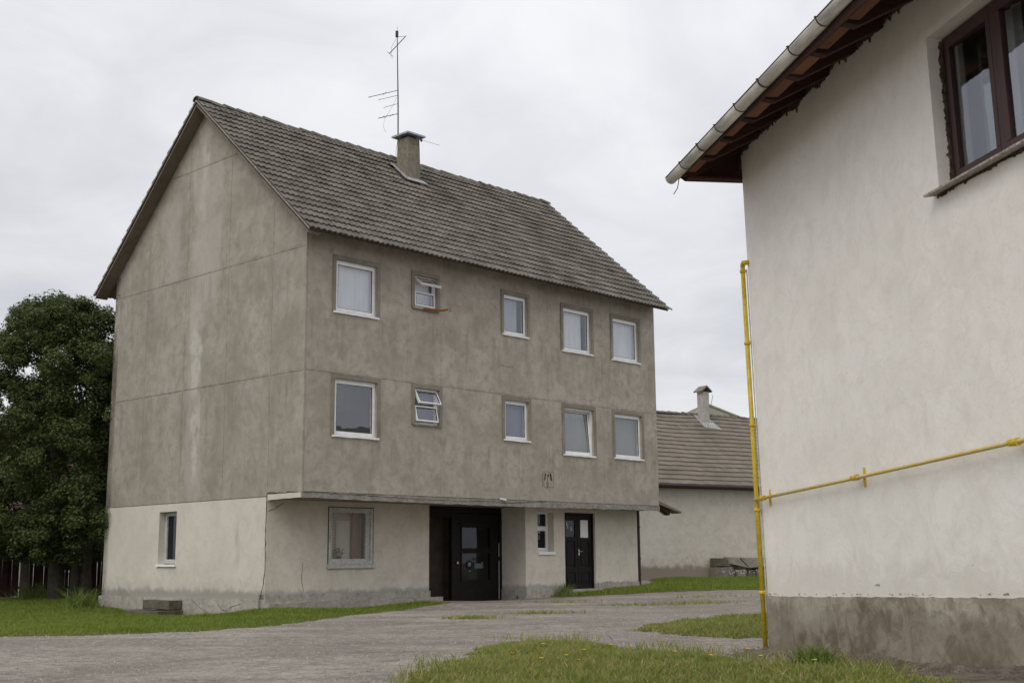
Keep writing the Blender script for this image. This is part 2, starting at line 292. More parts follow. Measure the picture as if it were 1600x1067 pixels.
def blade_mat(name, a, b, dry, dryk):
    t = NT(name, .6, spec=.2); isl = t.island(); big = t.noise(.9, 4, .6); med = t.noise(4.5, 4, .6)
    c = t.mix(t.rng(big, .35, .65), a, b); c = t.mix(t.math('MULTIPLY', isl, .5), c, tuple(x * 1.6 for x in b)); c = t.mix(t.math('MULTIPLY', t.rng(med, .5, .7), dryk), c, dry)
    c = t.mix(t.rng(isl, .90, .93), c, dry); t.color(c)
    t.b.inputs['Subsurface Weight'].default_value = 0
    tl = t.n.new('ShaderNodeBsdfTranslucent'); t.l.new(c, tl.inputs[0]); ms = t.n.new('ShaderNodeMixShader'); ms.inputs[0].default_value = .35
    t.l.new(t.b.outputs[0], ms.inputs[1]); t.l.new(tl.outputs[0], ms.inputs[2]); t.l.new(ms.outputs[0], t.n['Material Output'].inputs[0]); return t.m
M['grass'] = blade_mat('grass_blade', (.155, .196, .042), (.228, .256, .066), (.46, .39, .18), .75)
M['grass_far'] = blade_mat('lush_grass_blade', (.125, .190, .024), (.180, .235, .038), (.25, .24, .08), .2)
M['weed'] = blade_mat('weed_leaf', (.12, .18, .035), (.16, .22, .05), (.2, .19, .08), .1)
M['leaf'] = blade_mat('dark_tree_leaf', (.056, .078, .027), (.092, .116, .040), (.14, .16, .06), .4)
M['petal'] = flat('yellow_petal', (.85, .62, .03), .6); M['petal_orange'] = flat('orange_petal', (.7, .26, .04), .6); M['petal_white'] = flat('white_flower', (.7, .7, .66), .8)
M['pebble'] = NT('pebble', .9).m
t = NT('loose_stone', .9); t.color(t.mix(t.island(), (.17, .155, .14), (.42, .39, .355))); M['pebble'] = t.m

# ------------------------------------------------------------------ terrain
CT = np.array([(0.0, 10.0, 0.05), (-5.0, 12.5, 0.08), (3.09, 15.56, 0.07), (3.7, 12.0, 0.17), (4.2, 10.0, 0.25), (1.5, 18.0, 0.1), (-7.0, 18.0, 0.15), (-5.4, 27.29, 0.22), (-10.59, 32.28, 0.11), (-8.8, 27.79, 0.04), (-7.9, 29.6, -0.06), (-6.9, 28.5, -0.04), (-7.4, 28.3, -0.05), (-8.8, 30.6, 0.0), (-6.2, 26.9, .06), (-1.93, 30.61, 0.23), (-0.62, 32.83, 0.17), (0.79, 32.85, 0.23), (2.04, 33.87, 0.34), (4.19, 36.1, 0.48), (7.6, 50.0, 0.38), (14.0, 52.0, 0.4), (6.9, 35.0, 0.35), (4.5, 34.3, 0.38), (-12.0, 34.0, 0.23), (-15.0, 37.0, 0.2), (5.0, 24.0, 0.15), (60.0, 80.0, 0.4), (-60.0, 60.0, 0.2), (0.0, -20.0, 0.0), (60.0, 0.0, 0.2), (-60.0, 0.0, 0.1)])
def gz(x, y):
    x = np.asarray(x, float); y = np.asarray(y, float); num = 0; den = 0
    for a, b, c in CT:
        w = 1 / ((a - x) ** 2 + (b - y) ** 2 + .3) ** 1.5; num = num + w * c; den = den + w
    return num / den
def inpoly(x, y, poly):
    ins = np.zeros(x.shape, bool); n = len(poly)
    for i in range(n):
        x1, y1 = poly[i]; x2, y2 = poly[(i + 1) % n]
        c = (y1 > y) != (y2 > y); ins ^= c & (x < (x2 - x1) * (y - y1) / (y2 - y1 + 1e-12) + x1)
    return ins
def axis(fine0, fine1, step, far):
    a = list(np.arange(fine0, fine1, step)); d = step
    lo = [a[0]]; hi = [a[-1]]
    while hi[-1] < far: d *= 1.35; hi.append(hi[-1] + d)
    d = step
    while lo[-1] > -far: d *= 1.35; lo.append(lo[-1] - d)
    return np.array(lo[:0:-1] + a + hi[1:])
xs = axis(-20, 16, .4, 900); ys = axis(6, 56, .4, 900)
GX, GY = np.meshgrid(xs, ys); v = np.stack([GX, GY, gz(GX, GY)], -1).reshape(-1, 3)
nx, ny = len(xs), len(ys); I = np.arange(nx * ny).reshape(ny, nx)
f = np.stack([I[:-1, :-1], I[:-1, 1:], I[1:, 1:], I[1:, :-1]], -1).reshape(-1, 4)
g = link('ground', npmesh('ground', v, f, M['gravel'])); tag(g, kind='structure')
for p in g.data.polygons: p.use_smooth = True

def smooth_poly(poly, jit, step=.25):
    out = []; n = len(poly)
    for i in range(n):
        a = Vector(poly[i]); b = Vector(poly[(i + 1) % n]); k = max(1, int((b - a).length / step)); nn = Vector((-(b - a).y, (b - a).x)).normalized() if (b - a).length > 0 else Vector((0, 0))
        for j in range(k): out.append(tuple(a + (b - a) * j / k + nn * random.uniform(-jit, jit)))
    return out
def sheet(name, poly, m, lift, dome=0, step=.22):
    P = np.array(poly); x0, y0 = P.min(0); x1, y1 = P.max(0); X, Y = np.meshgrid(np.arange(x0 - step, x1 + step, step), np.arange(y0 - step, y1 + step, step))
    ins = inpoly(X, Y, poly); Z = gz(X, Y) + np.where(ins, lift, -.03) + (rng.random(X.shape) - .5) * .012
    keep = np.zeros(X.shape, bool)
    for dy in (-1, 0, 1):
        for dx in (-1, 0, 1): keep |= np.roll(np.roll(ins, dy, 0), dx, 1)
    v = np.stack([X, Y, Z], -1).reshape(-1, 3); I = np.arange(X.size).reshape(X.shape)
    k = keep[:-1, :-1] & keep[:-1, 1:] & keep[1:, 1:] & keep[1:, :-1]
    f = np.stack([I[:-1, :-1], I[:-1, 1:], I[1:, 1:], I[1:, :-1]], -1)[k]
    o = link(name, npmesh(name, v, f, m)); tag(o, kind='structure')
    for p in o.data.polygons: p.use_smooth = True
    return o
polyA = smooth_poly([(-22, 18.3), (-12, 18.4), (-7.61, 18.62), (-6.28, 18.88), (-5.1, 19.88), (-4.3, 22.0), (-3.76, 24.26), (-2.78, 26.8), (-1.5, 29.9), (-2.2, 30.2), (-5.3, 27.2), (-10.8, 32.5), (-11, 39.5), (-24, 39.5)], .10)
polyB = smooth_poly([(-1.6, 9), (-1.2, 10.8), (-1.08, 11.9), (-.95, 12.84), (-0.68, 14.28), (-0.37, 16.34), (0.14, 17.44), (0.83, 17.1), (1.57, 15.78), (2.26, 15.06), (2.5, 12.82), (2.97, 11.86), (3.26, 10.84), (3.55, 9)], .12)
polyC = smooth_poly([(1.81, 19.64), (2.31, 21.04), (2.83, 21.72), (4.66, 23.68), (9, 28), (9, 18), (3.6, 17.54), (2.61, 17.98), (2.19, 19.1)], .12)
polyD = smooth_poly([(0.9, 32.9), (1.6, 32.6), (2.25, 32.3), (3.2, 32.5), (4.28, 32.66), (6.7, 33.92), (12, 36.4), (17, 52), (5.5, 49.9), (4.9, 44), (4.3, 36.2), (1.6, 33.5)], .15)
polyS = smooth_poly([(2.85, 15.9), (2.5, 15.0), (2.6, 12.7), (3.0, 11.7), (3.3, 10.7), (3.6, 9), (4.6, 9), (4.0, 12), (3.3, 15.9)], .10)
soil = sheet('soil_strip', polyS, M['soil'], .008, step=.15)
for nm, P, L in (('lawn_left', polyA, .014), ('lawn_front', polyB, .014), ('lawn_middle', polyC, .014), ('lawn_back', polyD, .03)): sheet('lawn', P, M['turf'], L)

def edge_dist(x, y, poly):
    d = np.full(x.shape, 9e9)
    P = poly[::2]
    for i in range(len(P)):
        x1, y1 = P[i]; x2, y2 = P[(i + 1) % len(P)]; dx, dy = x2 - x1, y2 - y1; L = dx * dx + dy * dy + 1e-9
        t_ = np.clip(((x - x1) * dx + (y - y1) * dy) / L, 0, 1); d = np.minimum(d, (x - x1 - t_ * dx) ** 2 + (y - y1 - t_ * dy) ** 2)
    return np.sqrt(d)
def lump(x, y, s):                          # cheap smooth noise
    return (np.sin(x * 2.1 * s + 1.3 * np.sin(y * 1.7 * s)) + np.sin(y * 2.9 * s + 1.1 * np.sin(x * 2.3 * s + 2)) + np.sin((x + y) * 4.7 * s) * .6) / 2.6
def blades(x, y, h, w, lean=.35, lift=0.0):
    n = len(x); z = gz(x, y) + lift; a = rng.random(n) * 2 * np.pi; la = rng.random(n) * 2 * np.pi; ln = (rng.random(n) * lean + .08) * h
    dx, dy = np.cos(a) * w / 2, np.sin(a) * w / 2; lx, ly = np.cos(la) * ln, np.sin(la) * ln
    v = np.empty((n, 5, 3))
    v[:, 0] = np.stack([x - dx, y - dy, z], 1); v[:, 1] = np.stack([x + dx, y + dy, z], 1)
    v[:, 2] = np.stack([x + dx * .8 + lx * .4, y + dy * .8 + ly * .4, z + h * .55], 1); v[:, 3] = np.stack([x - dx * .8 + lx * .4, y - dy * .8 + ly * .4, z + h * .55], 1)
    v[:, 4] = np.stack([x + lx * 1.2, y + ly * 1.2, z + h], 1)
    b = np.arange(n)[:, None] * 5
    f = np.concatenate([b + [0, 1, 2], b + [0, 2, 3], b + [3, 2, 4]]); return v.reshape(-1, 3), f
def lawn(name, poly, dens, h, w, mat, clip=None, label=None, fade=.35):
    P = np.array(poly); x0, y0 = P.min(0); x1, y1 = P.max(0)
    if clip: x0, x1, y0, y1 = max(x0, clip[0]), min(x1, clip[1]), max(y0, clip[2]), min(y1, clip[3])
    n = int((x1 - x0) * (y1 - y0) * dens); x = rng.uniform(x0, x1, n); y = rng.uniform(y0, y1, n); k = inpoly(x, y, poly); x, y = x[k], y[k]
    d = edge_dist(x, y, poly); L = lump(x, y, 1.) * .5 + lump(x + 9, y - 4, 3.1) * .5
    k = rng.random(len(x)) < np.clip(.35 + d / fade, 0, 1) * np.clip(.78 + L * .75, .10, 1); x, y, d, L = x[k], y[k], d[k], L[k]
    hh = h * (.35 + .85 * rng.random(len(x)) ** 1.3) * (1 + .6 * L) * np.clip(.45 + d * 1.2, 0, 1)
    v, f = blades(x, y, hh, w * (.6 + .8 * rng.random(len(x))), lean=.9)
    o = link(name, npmesh(name, v, f, mat)); tag(o, label, 'grass', kind='stuff'); return o
lawn('grass', polyB, 3600, .085, .011, M['grass'], (-1.8, 3.9, 9.2, 17.8), 'mown grass with dandelions in the foreground beside the drive')
lawn('grass', polyA, 1900, .075, .014, M['grass_far'], (-14.5, -1, 18, 38), 'green grass verge along the left side of the grey house')
lawn('grass', polyC, 2200, .09, .014, M['grass'], (1.6, 6, 17.3, 25), 'tongue of grass beside the drive behind the white house corner')
lawn('grass', polyD, 1000, .12, .022, M['grass_far'], (.5, 12, 32, 50), 'grass at the foot of the back building')
# weeds growing through the drive and at wall feet, and loose stones
def tufts(name, pts, label, h=.09, mat=None, w=.014, n=90, r=.18):
    X = []; Y = []; H = []
    for (px, py, sx, sy, k) in pts:
        m = int(n * k); X.append(px + rng.normal(0, sx, m)); Y.append(py + rng.normal(0, sy, m)); H.append(h * (.4 + rng.random(m)))
    X, Y, H = map(np.concatenate, (X, Y, H)); v, f = blades(X, Y, H, w * (.6 + .8 * rng.random(len(X))), .9)
    return tag(link(name, npmesh(name, v, f, mat or M['grass'])), label, 'grass', kind='stuff')
tufts('weeds', [(-.71, 23.58, .28, .10, 2.5), (-.95, 23.6, .2, .08, .7), (.72, 25.02, .35, .1, 1.6), (.3, 25.1, .3, .08, .8), (4.1, 28.06, .5, .12, 2), (3.6, 27.8, .4, .1, 1), (2.48, 27.54, .4, .08, 1.3), (1.2, 29.2, .4, .08, 1.0), (4.6, 30.2, .5, .1, 1)],
      'small grass tufts growing through the gravel drive', h=.07, n=130)
tufts('weeds', [(-.98, 12.1, .12, .5, 1.2), (-.85, 13.4, .15, .4, 1.0), (.5, 17.6, .4, .15, 1.6), (1.8, 15.9, .25, .3, 1.2), (2.6, 13.4, .2, .6, 1.3), (3.0, 12.2, .2, .4, 2.2), (3.2, 11.4, .15, .3, 2), (2.3, 15.3, .2, .2, 1)],
      'taller grass tufts along the edges of the foreground lawn', h=.11, w=.010, n=110)
n = 30000; x = rng.uniform(-8, 4.5, n); y = 11 + 16 * rng.random(n) ** 1.6; k = ~(inpoly(x, y, polyB) | inpoly(x, y, polyA) | inpoly(x, y, polyC))
edge = np.minimum(np.minimum(edge_dist(x, y, polyB), edge_dist(x, y, polyA)), edge_dist(x, y, polyC)); k &= rng.random(n) < np.clip(1.15 - edge / 1.3, .22, 1); x, y = x[k], y[k]; n = len(x)
s = .006 + .013 * rng.random(n) ** 3; z = gz(x, y)
tet = np.array([(1, 0, -.3), (-.5, .87, -.3), (-.5, -.87, -.3), (0, 0, .8)]); a = rng.random(n) * 6.28
T = np.stack([tet[None, :, 0] * np.cos(a)[:, None] - tet[None, :, 1] * np.sin(a)[:, None], tet[None, :, 0] * np.sin(a)[:, None] + tet[None, :, 1] * np.cos(a)[:, None], np.repeat(tet[None, :, 2], n, 0)], -1) * s[:, None, None]
v = (T + np.stack([x, y, z + .004], 1)[:, None]).reshape(-1, 3); b = np.arange(n)[:, None] * 4
tag(link('loose_gravel', npmesh('loose_gravel', v, np.concatenate([b + [0, 1, 3], b + [1, 2, 3], b + [2, 0, 3]]), M['pebble'])), 'loose gravel stones scattered over the drive', 'gravel', kind='stuff')
# dandelions: countable, one thing each
def dandelion(x, y, m, label, s=1.):
    t_ = thing('dandelion', (x, y, float(gz(x, y))), random.random() * 6, label, 'flower', 'dandelions in the foreground lawn')
    h = random.uniform(.08, .13); MB().tube([(0, 0, 0), (.01, 0, h * .6), (.015, .01, h)], .0025, 4).build('stem', M['weed'], t_)
    hd = MB()
    for k in range(9):
        a = k * .698; hd.add([(.015, .01, h - .004), (.015 + .024 * s * math.cos(a - .3), .01 + .024 * s * math.sin(a - .3), h + .010), (.015 + .026 * s * math.cos(a + .3), .01 + .026 * s * math.sin(a + .3), h + .012), (.015, .01, h + .014)], [(0, 1, 2), (1, 2, 3)])
    hd.build('flower_head', m, t_)
DL = ['yellow dandelion just right of the orange flower nearest the lawn centre', 'yellow dandelion behind the lawn centre', 'yellow dandelion towards the back of the lawn tip', 'pale orange flower furthest left in the foreground lawn',
    'yellow dandelion close to the leftmost orange flower', 'orange flower at the bottom centre of the foreground lawn', 'yellow dandelion in the middle of the right half of the lawn', 'yellow dandelion low in the right half of the lawn',
    'yellow dandelion near the white house plinth, low in the photo', 'yellow dandelion beside the upright gas pipe foot', 'yellow dandelion near the far right edge of the lawn', 'rightmost yellow dandelion by the soil strip', 'yellow dandelion highest up on the lawn tip']
for DI, (x, y, o) in enumerate([(.55, 13.5, 0), (.75, 14.0, 0), (1.12, 14.6, 0), (-.05, 13.3, 1), (.28, 13.15, 0), (.62, 12.6, 1), (1.7, 13.5, 0), (1.95, 12.55, 0), (2.35, 12.1, 0), (2.42, 13.2, 0), (1.38, 15.1, 0), (2.75, 11.7, 0), (.35, 15.3, 0)]):
    dandelion(x, y, M['petal_orange'] if o else M['petal'], DL[DI], 1.3)

# ------------------------------------------------------------------ generic building pieces
def wall(mb, a0, a1, z0, z1, holes, f, d0, d1, step=.5, jit=0):
    A = sorted(set([a0, a1] + [h[i] for h in holes for i in (0, 1) if a0 < h[i] < a1] + list(np.arange(a0 + step, a1 - .1, step))))
    Z = sorted(set([z0, z1] + [h[i] for h in holes for i in (2, 3) if z0 < h[i] < z1] + list(np.arange(z0 + step, z1 - .1, step))))
    na, nz = len(A), len(Z)
    solid = [[not any(h[0] <= (A[i] + A[i + 1]) / 2 <= h[1] and h[2] <= (Z[j] + Z[j + 1]) / 2 <= h[3] for h in holes) for j in range(nz - 1)] for i in range(na - 1)]
    def pt(i, j):
        a, z = A[i], Z[j]
        if jit:
            if i == 0: a += random.random() * jit
            if i == na - 1: a -= random.random() * jit
            if j == 0: z += random.random() * jit
            if j == nz - 1: z -= random.random() * jit
        return a, z
    P = [[pt(i, j) for j in range(nz)] for i in range(na)]
    b = len(mb.v); idx = lambda i, j, k: b + (i * nz + j) * 2 + k
    for i in range(na):
        for j in range(nz): mb.v += [f(*P[i][j], d0), f(*P[i][j], d1)]
    sol = lambda i, j: 0 <= i < na - 1 and 0 <= j < nz - 1 and solid[i][j]
    for i in range(na - 1):
        for j in range(nz - 1):
            if not solid[i][j]: continue
            for k in (0, 1): mb.f.append((idx(i, j, k), idx(i + 1, j, k), idx(i + 1, j + 1, k), idx(i, j + 1, k)))
            if not sol(i - 1, j): mb.f.append((idx(i, j, 0), idx(i, j, 1), idx(i, j + 1, 1), idx(i, j + 1, 0)))
            if not sol(i + 1, j): mb.f.append((idx(i + 1, j, 0), idx(i + 1, j, 1), idx(i + 1, j + 1, 1), idx(i + 1, j + 1, 0)))
            if not sol(i, j - 1): mb.f.append((idx(i, j, 0), idx(i, j, 1), idx(i + 1, j, 1), idx(i + 1, j, 0)))
            if not sol(i, j + 1): mb.f.append((idx(i, j + 1, 0), idx(i, j + 1, 1), idx(i + 1, j + 1, 1), idx(i + 1, j + 1, 0)))
    return mb
FX = lambda a, z, d: (a, d, z)            # wall along local x, depth along +y
FY = lambda a, z, d: (d, a, z)            # wall along local y, depth along +x
def frame(mb, a0, a1, z0, z1, wd, f, d0, d1, bot=None):
    bot = wd if bot is None else bot
    for (p, q, r, s_) in ((a0, a1, z1 - wd, z1), (a0, a1, z0, z0 + bot), (a0, a0 + wd, z0 + bot, z1 - wd), (a1 - wd, a1, z0 + bot, z1 - wd)):
        if q > p and s_ > r: mb.prism([(p, r), (q, r), (q, s_), (p, s_)], d0, d1, lambda a, b, d: f(a, b, d))
    return mb
def quad(mb, a0, a1, z0, z1, f, d): return mb.add([f(a0, z0, d), f(a1, z0, d), f(a1, z1, d), f(a0, z1, d)], [(0, 1, 2, 3)])
def wavy(mb, a0, a1, z0, z1, f, d, amp=.025, per=.12):
    n = max(6, int((a1 - a0) / per * 6)); v = []
    for i in range(n + 1):
        a = a0 + (a1 - a0) * i / n; dd = d + amp * math.sin(i * math.pi / 3 + .4 * math.sin(i * .7)); v += [f(a, z0, dd), f(a, z1, dd)]
    return mb.add(v, [(2 * i, 2 * i + 2, 2 * i + 3, 2 * i + 1) for i in range(n)])
def pane(parent, a0, a1, z0, z1, f, d, m):
    mb = MB(); mb.prism([(a0, z0), (a1, z0), (a1, z1), (a0, z1)], d, d + .006, lambda a, b, c: f(a, b, c)); return mb.build('pane', m, parent)

# ------------------------------------------------------------------ grey apartment house
HA = (-4.534, 26.458); TH = .8045; L, G = 12.57, 8.51
ZB, Z2, Z1, ZR, MS = 2.64, 5.363, 8.163, 12.654, .8804
house = thing('apartment_house', (*HA, 0), TH, 'three storey grey rendered house with tiled gable roof and cream ground floor', 'house')
def roof_z(w): return ZR - MS * abs(w - G / 2)
UW = [(.72, 2.10, 6.75, 8.05), (3.08, 3.99, 7.17, 8.07), (6.13, 7.19, 6.92, 8.07), (8.42, 9.77, 6.76, 8.05), (10.52, 11.88, 6.75, 8.05)]
LW = [(.73, 2.14, 3.96, 5.33), (3.10, 4.07, 4.38, 5.34), (6.15, 7.21, 4.21, 5.32), (8.42, 9.81, 3.96, 5.32), (10.53, 11.93, 3.98, 5.32)]
def hole(w): return (w[0] + .09, w[1] - .09, w[2], w[3] - .10)
GAP = .004
# structural shell behind the panels
HOLES = [hole(w) for w in UW + LW]
core = MB(); wall(core, .05, L - .05, ZB + .02, roof_z(0) - .15, HOLES, FX, .05, .26, step=20)
core.build('front_wall_core', M['edge_concrete'], house)
core = MB(); wall(core, .27, G - .05, ZB + .02, roof_z(0) - .15, [], FY, .05, .3, step=20)
core.prism([(.05, roof_z(.05) - .15), (G - .05, roof_z(.05) - .15), (G / 2, ZR - .2)], .05, .3, lambda a, b, d: (d, a, b)); core.build('gable_wall_core', M['edge_concrete'], house)
# front panels with window openings
def panel(a0, a1, z0, z1, holes, f, m):
    hs = [h for h in holes if h[0] < a1 and h[1] > a0 and h[2] < z1 and h[3] > z0]
    mb = MB(); wall(mb, a0 + .0008, a1 - .0008, z0 + .001, z1 - .001, hs, f, 0, .048, step=.22, jit=.004)
    return mb.build('panel', m, house)
US = [0, 4.05, 7.92, 10.15, L]
for (z0, z1) in ((ZB + .06, Z2 - .02), (Z2 - .02, roof_z(0) - .13)):
    for i in range(4): panel(US[i] + (.045 if i == 0 else 0), US[i + 1], z0, z1, HOLES, FX, M['front_render'])
# gable panels clipped under the roof
def clip(poly, keep, cut):
    out = []
    for i in range(len(poly)):
        p, q = poly[i], poly[(i + 1) % len(poly)]
        if keep(p): out.append(p)
        if keep(p) != keep(q): out.append(cut(p, q))
    return out
def gclip(poly):
    for s_ in (-1, 1):
        fn = lambda p, s_=s_: (ZR - .13 - MS * s_ * (p[0] - G / 2)) - p[1]
        poly = clip(poly, lambda p: fn(p) > 0, lambda p, q: (lambda k: (p[0] + (q[0] - p[0]) * k, p[1] + (q[1] - p[1]) * k))(fn(p) / (fn(p) - fn(q))))
        if len(poly) < 3: return []
    return poly
def jag(poly, j=.006, step=.18):
    o = []
    for i in range(len(poly)):
        a, b = Vector(poly[i]), Vector(poly[(i + 1) % len(poly)]); k = max(1, int((b - a).length / step)); n_ = Vector((-(b - a).y, (b - a).x)).normalized()
        for q in range(k): o.append(tuple(a + (b - a) * q / k + (n_ * random.uniform(0, j) if q else Vector((0, 0)))))
    return o
WS = [0, 1.27, 3.08, 4.95, 6.80, G]
tilt = lambda w: .07 * (.5 - w / G)       # the level joints sag towards the front corner
ZS = [ZB, Z2, Z1, 10.95, 13]
for j in range(4):
    for i in range(5):
        a0, a1 = WS[i] + GAP / 2, WS[i + 1] - GAP / 2
        zl = lambda w, j=j: (ZS[j] if j == 0 else ZS[j] - tilt(w)) + GAP * .4
        zh = lambda w, j=j: ZS[j + 1] - (tilt(w) if j < 3 else 0) - GAP * .4
        if j == 0 and i == 0: zl = lambda w: ZB + .05
        p = gclip([(a0, zl(a0)), (a1, zl(a1)), (a1, zh(a1)), (a0, zh(a0))])
        if len(p) < 3: continue
        MB().prism(jag(p, .005, .11), 0, .045, lambda a, b, d: (d, a, b)).build('panel', M['gable_render'], house)
# right-hand and rear walls
mb = MB(); wall(mb, .05, G, ZB + .02, roof_z(0) - .15, [], FY, L - .25, L - .03, step=20)
mb.prism([(.05, roof_z(.05) - .15), (G - .05, roof_z(.05) - .15), (G / 2, ZR - .2)], L - .25, L - .03, lambda a, b, d: (d, a, b)); mb.build('end_wall', M['front_render'], house)
mb = MB(); wall(mb, 0, L, ZB, roof_z(0) - .15, [], FX, G - .25, G - .005, step=20); mb.build('rear_wall', M['front_render'], house)
# overhanging slab and its edge
mb = MB(); mb.box(.02, L - .02, .02, G - .3, ZB - .06, ZB + .05); mb.build('floor_slab', M['edge_concrete'], house)
mb = MB(); n = 60; pf = []
for i in range(n + 1): pf.append((L * i / n, ZB - .075 + random.uniform(-.012, .012) - .03 * math.sin(i / n * 3.14)))
for i in range(n + 1): pf.append((L * (n - i) / n, ZB + .052 + random.uniform(-.008, .004)))
mb.prism(pf, -.018, .018, lambda a, b, d: (a, d, b)); mb.build('slab_edge', M['edge_concrete'], house)
mb = MB(); mb.prism(jag([(.02, ZB - .07), (1.24, ZB - .09), (1.24, ZB + .04), (.02, ZB + .05)], .01), -.012, .03, lambda a, b, d: (d, a, b)); mb.build('slab_edge', M['cream'], house)
# cracks that run off the slab corner
def crack(pts, r, f, parent=house, m='crack'):
    q = []
    for i in range(len(pts) - 1):
        a, b = Vector(pts[i]), Vector(pts[i + 1]); k = max(2, int((b - a).length / .09))
        for j in range(k): q.append(a + (b - a) * j / k + (Vector((random.uniform(-.014, .014), random.uniform(-.014, .014))) if j else Vector((0, 0))))
    q.append(Vector(pts[-1])); mb = MB(); mb.tube([f(p.x, p.y, 0) for p in q], [r * random.uniform(.5, 1.2) for _ in q], 4); return mb.build('crack', M[m], parent)
crack([(0, ZB + .045), (.25, ZB + .06), (.7, ZB + .03), (1.6, ZB + .02), (2.9, ZB - .01), (4.2, ZB - .03)], .007, lambda a, b, d: (a, -.018, b))
crack([(4.4, ZB - .03), (5.6, ZB + .0), (6.2, ZB - .03), (7.3, ZB + .03), (7.9, ZB + .05)], .007, lambda a, b, d: (a, -.018, b))
crack([(1.28, ZB + .07), (.7, ZB + .055), (0, ZB + .05)], .009, lambda a, b, d: (-.008, a, b))
crack([(1.285, 2.68), (1.30, 2.0), (1.28, 1.2), (1.32, .75), (1.40, .55), (1.46, .25)], .009, lambda a, b, d: (-.004, a, b))
crack([(.05, 2.32), (.22, 2.36), (.45, 2.52)], .007, lambda a, b, d: (a, 1.278, b))
crack([(1.05, .55), (.98, .8), (1.0, 1.2)], .005, lambda a, b, d: (a, 1.278, b))
crack([(3.0, .28), (2.8, .15), (2.65, .12), (2.4, .25), (2.1, .3)], .006, lambda a, b, d: (-.062, a, b))
crack([(4.1, .36), (3.8, .22), (3.5, .1), (3.3, .05)], .005, lambda a, b, d: (-.062, a, b))
for (a, z) in ((6.1, 6.1), (9.3, 5.5)): crack([(a, z), (a + .3, z - .03), (a + .5, z + .01)], .004, lambda a, b, d: (a, -.001, b))

# ground floor walls
W1_, W2_, UR = 1.28, .72, 7.73
GWH = (5.0, 5.80, 1.17, 2.44)
mb = MB(); wall(mb, 1.305, G - .02, .40, ZB - .012, [GWH], FY, .0, .32, step=.8); mb.build('gable_wall', M['cream'], house)
FWH = (1.70, 3.05, 1.09, 2.46)
mb = MB(); wall(mb, .004, 4.84, .28, ZB - .06, [FWH], FX, W1_, 1.60, step=.8); mb.build('front_wall', M['cream_front'], house)
SWH = (8.20, 8.84, 1.38, 2.46); DH = (9.28, 10.56, .42, 2.47)
mb = MB(); wall(mb, UR, 12.43, .3, ZB - .06, [SWH, DH], FX, W2_, 1.10, step=.8); mb.build('front_wall', M['cream_front'], house)
mb = MB(); wall(mb, 1.10, 1.66, .0, ZB - .06, [], FY, UR, UR + .28, step=.8); mb.build('reveal_wall', M['cream_front'], house)
mb = MB(); wall(mb, 1.10, G - .3, .0, ZB - .06, [], FY, 12.15, 12.43, step=3); mb.build('end_wall', M['cream_front'], house)
mb = MB(); wall(mb, 0, L, 0, ZB, [], FX, G - .25, G - .01, step=4); mb.build('rear_wall', M['cream_front'], house)
# plinths
def strip(a0, a1, z0, z1, jz, d0, d1, f, m, name='plinth'):
    n = max(4, int((a1 - a0) / .12)); p = [(a0, z0), (a1, z0)] + [(a1 + (a0 - a1) * i / n, z1 + random.uniform(-jz, jz)) for i in range(n + 1)]
    return MB().prism(p, d0, d1, f).build(name, M[m], house)
strip(1.42, G + .04, -.3, .40, .004, -.06, .3, lambda a, b, d: (d, a, b), 'plinth')
strip(.0, 4.86, -.3, .50, .018, 1.245, 1.5, lambda a, b, d: (a, d, b), 'plinth')
strip(-.03, 5.1, -.3, .33, .012, 1.05, 1.24, lambda a, b, d: (a, d, b), 'plinth')
strip(UR - .01, 9.22, -.2, .52, .03, W2_ - .03, 1.0, lambda a, b, d: (a, d, b), 'plinth')
strip(10.62, 12.45, -.2, .58, .03, W2_ - .03, 1.0, lambda a, b, d: (a, d, b), 'plinth')
strip(1.08, 1.66, -.2, .44, .01, UR - .02, UR + .1, lambda a, b, d: (d, a, b), 'plinth')
MB().box(9.0, 11.3, W2_ - .42, W2_ - .035, 0, .40).build('doorstep', M['plinth'], house, bevel=.02)
MB().box(9.0, 10.9, W2_ - .034, W2_ + .12, .1, .418).build('doorstep', M['plinth'], house, bevel=.01)

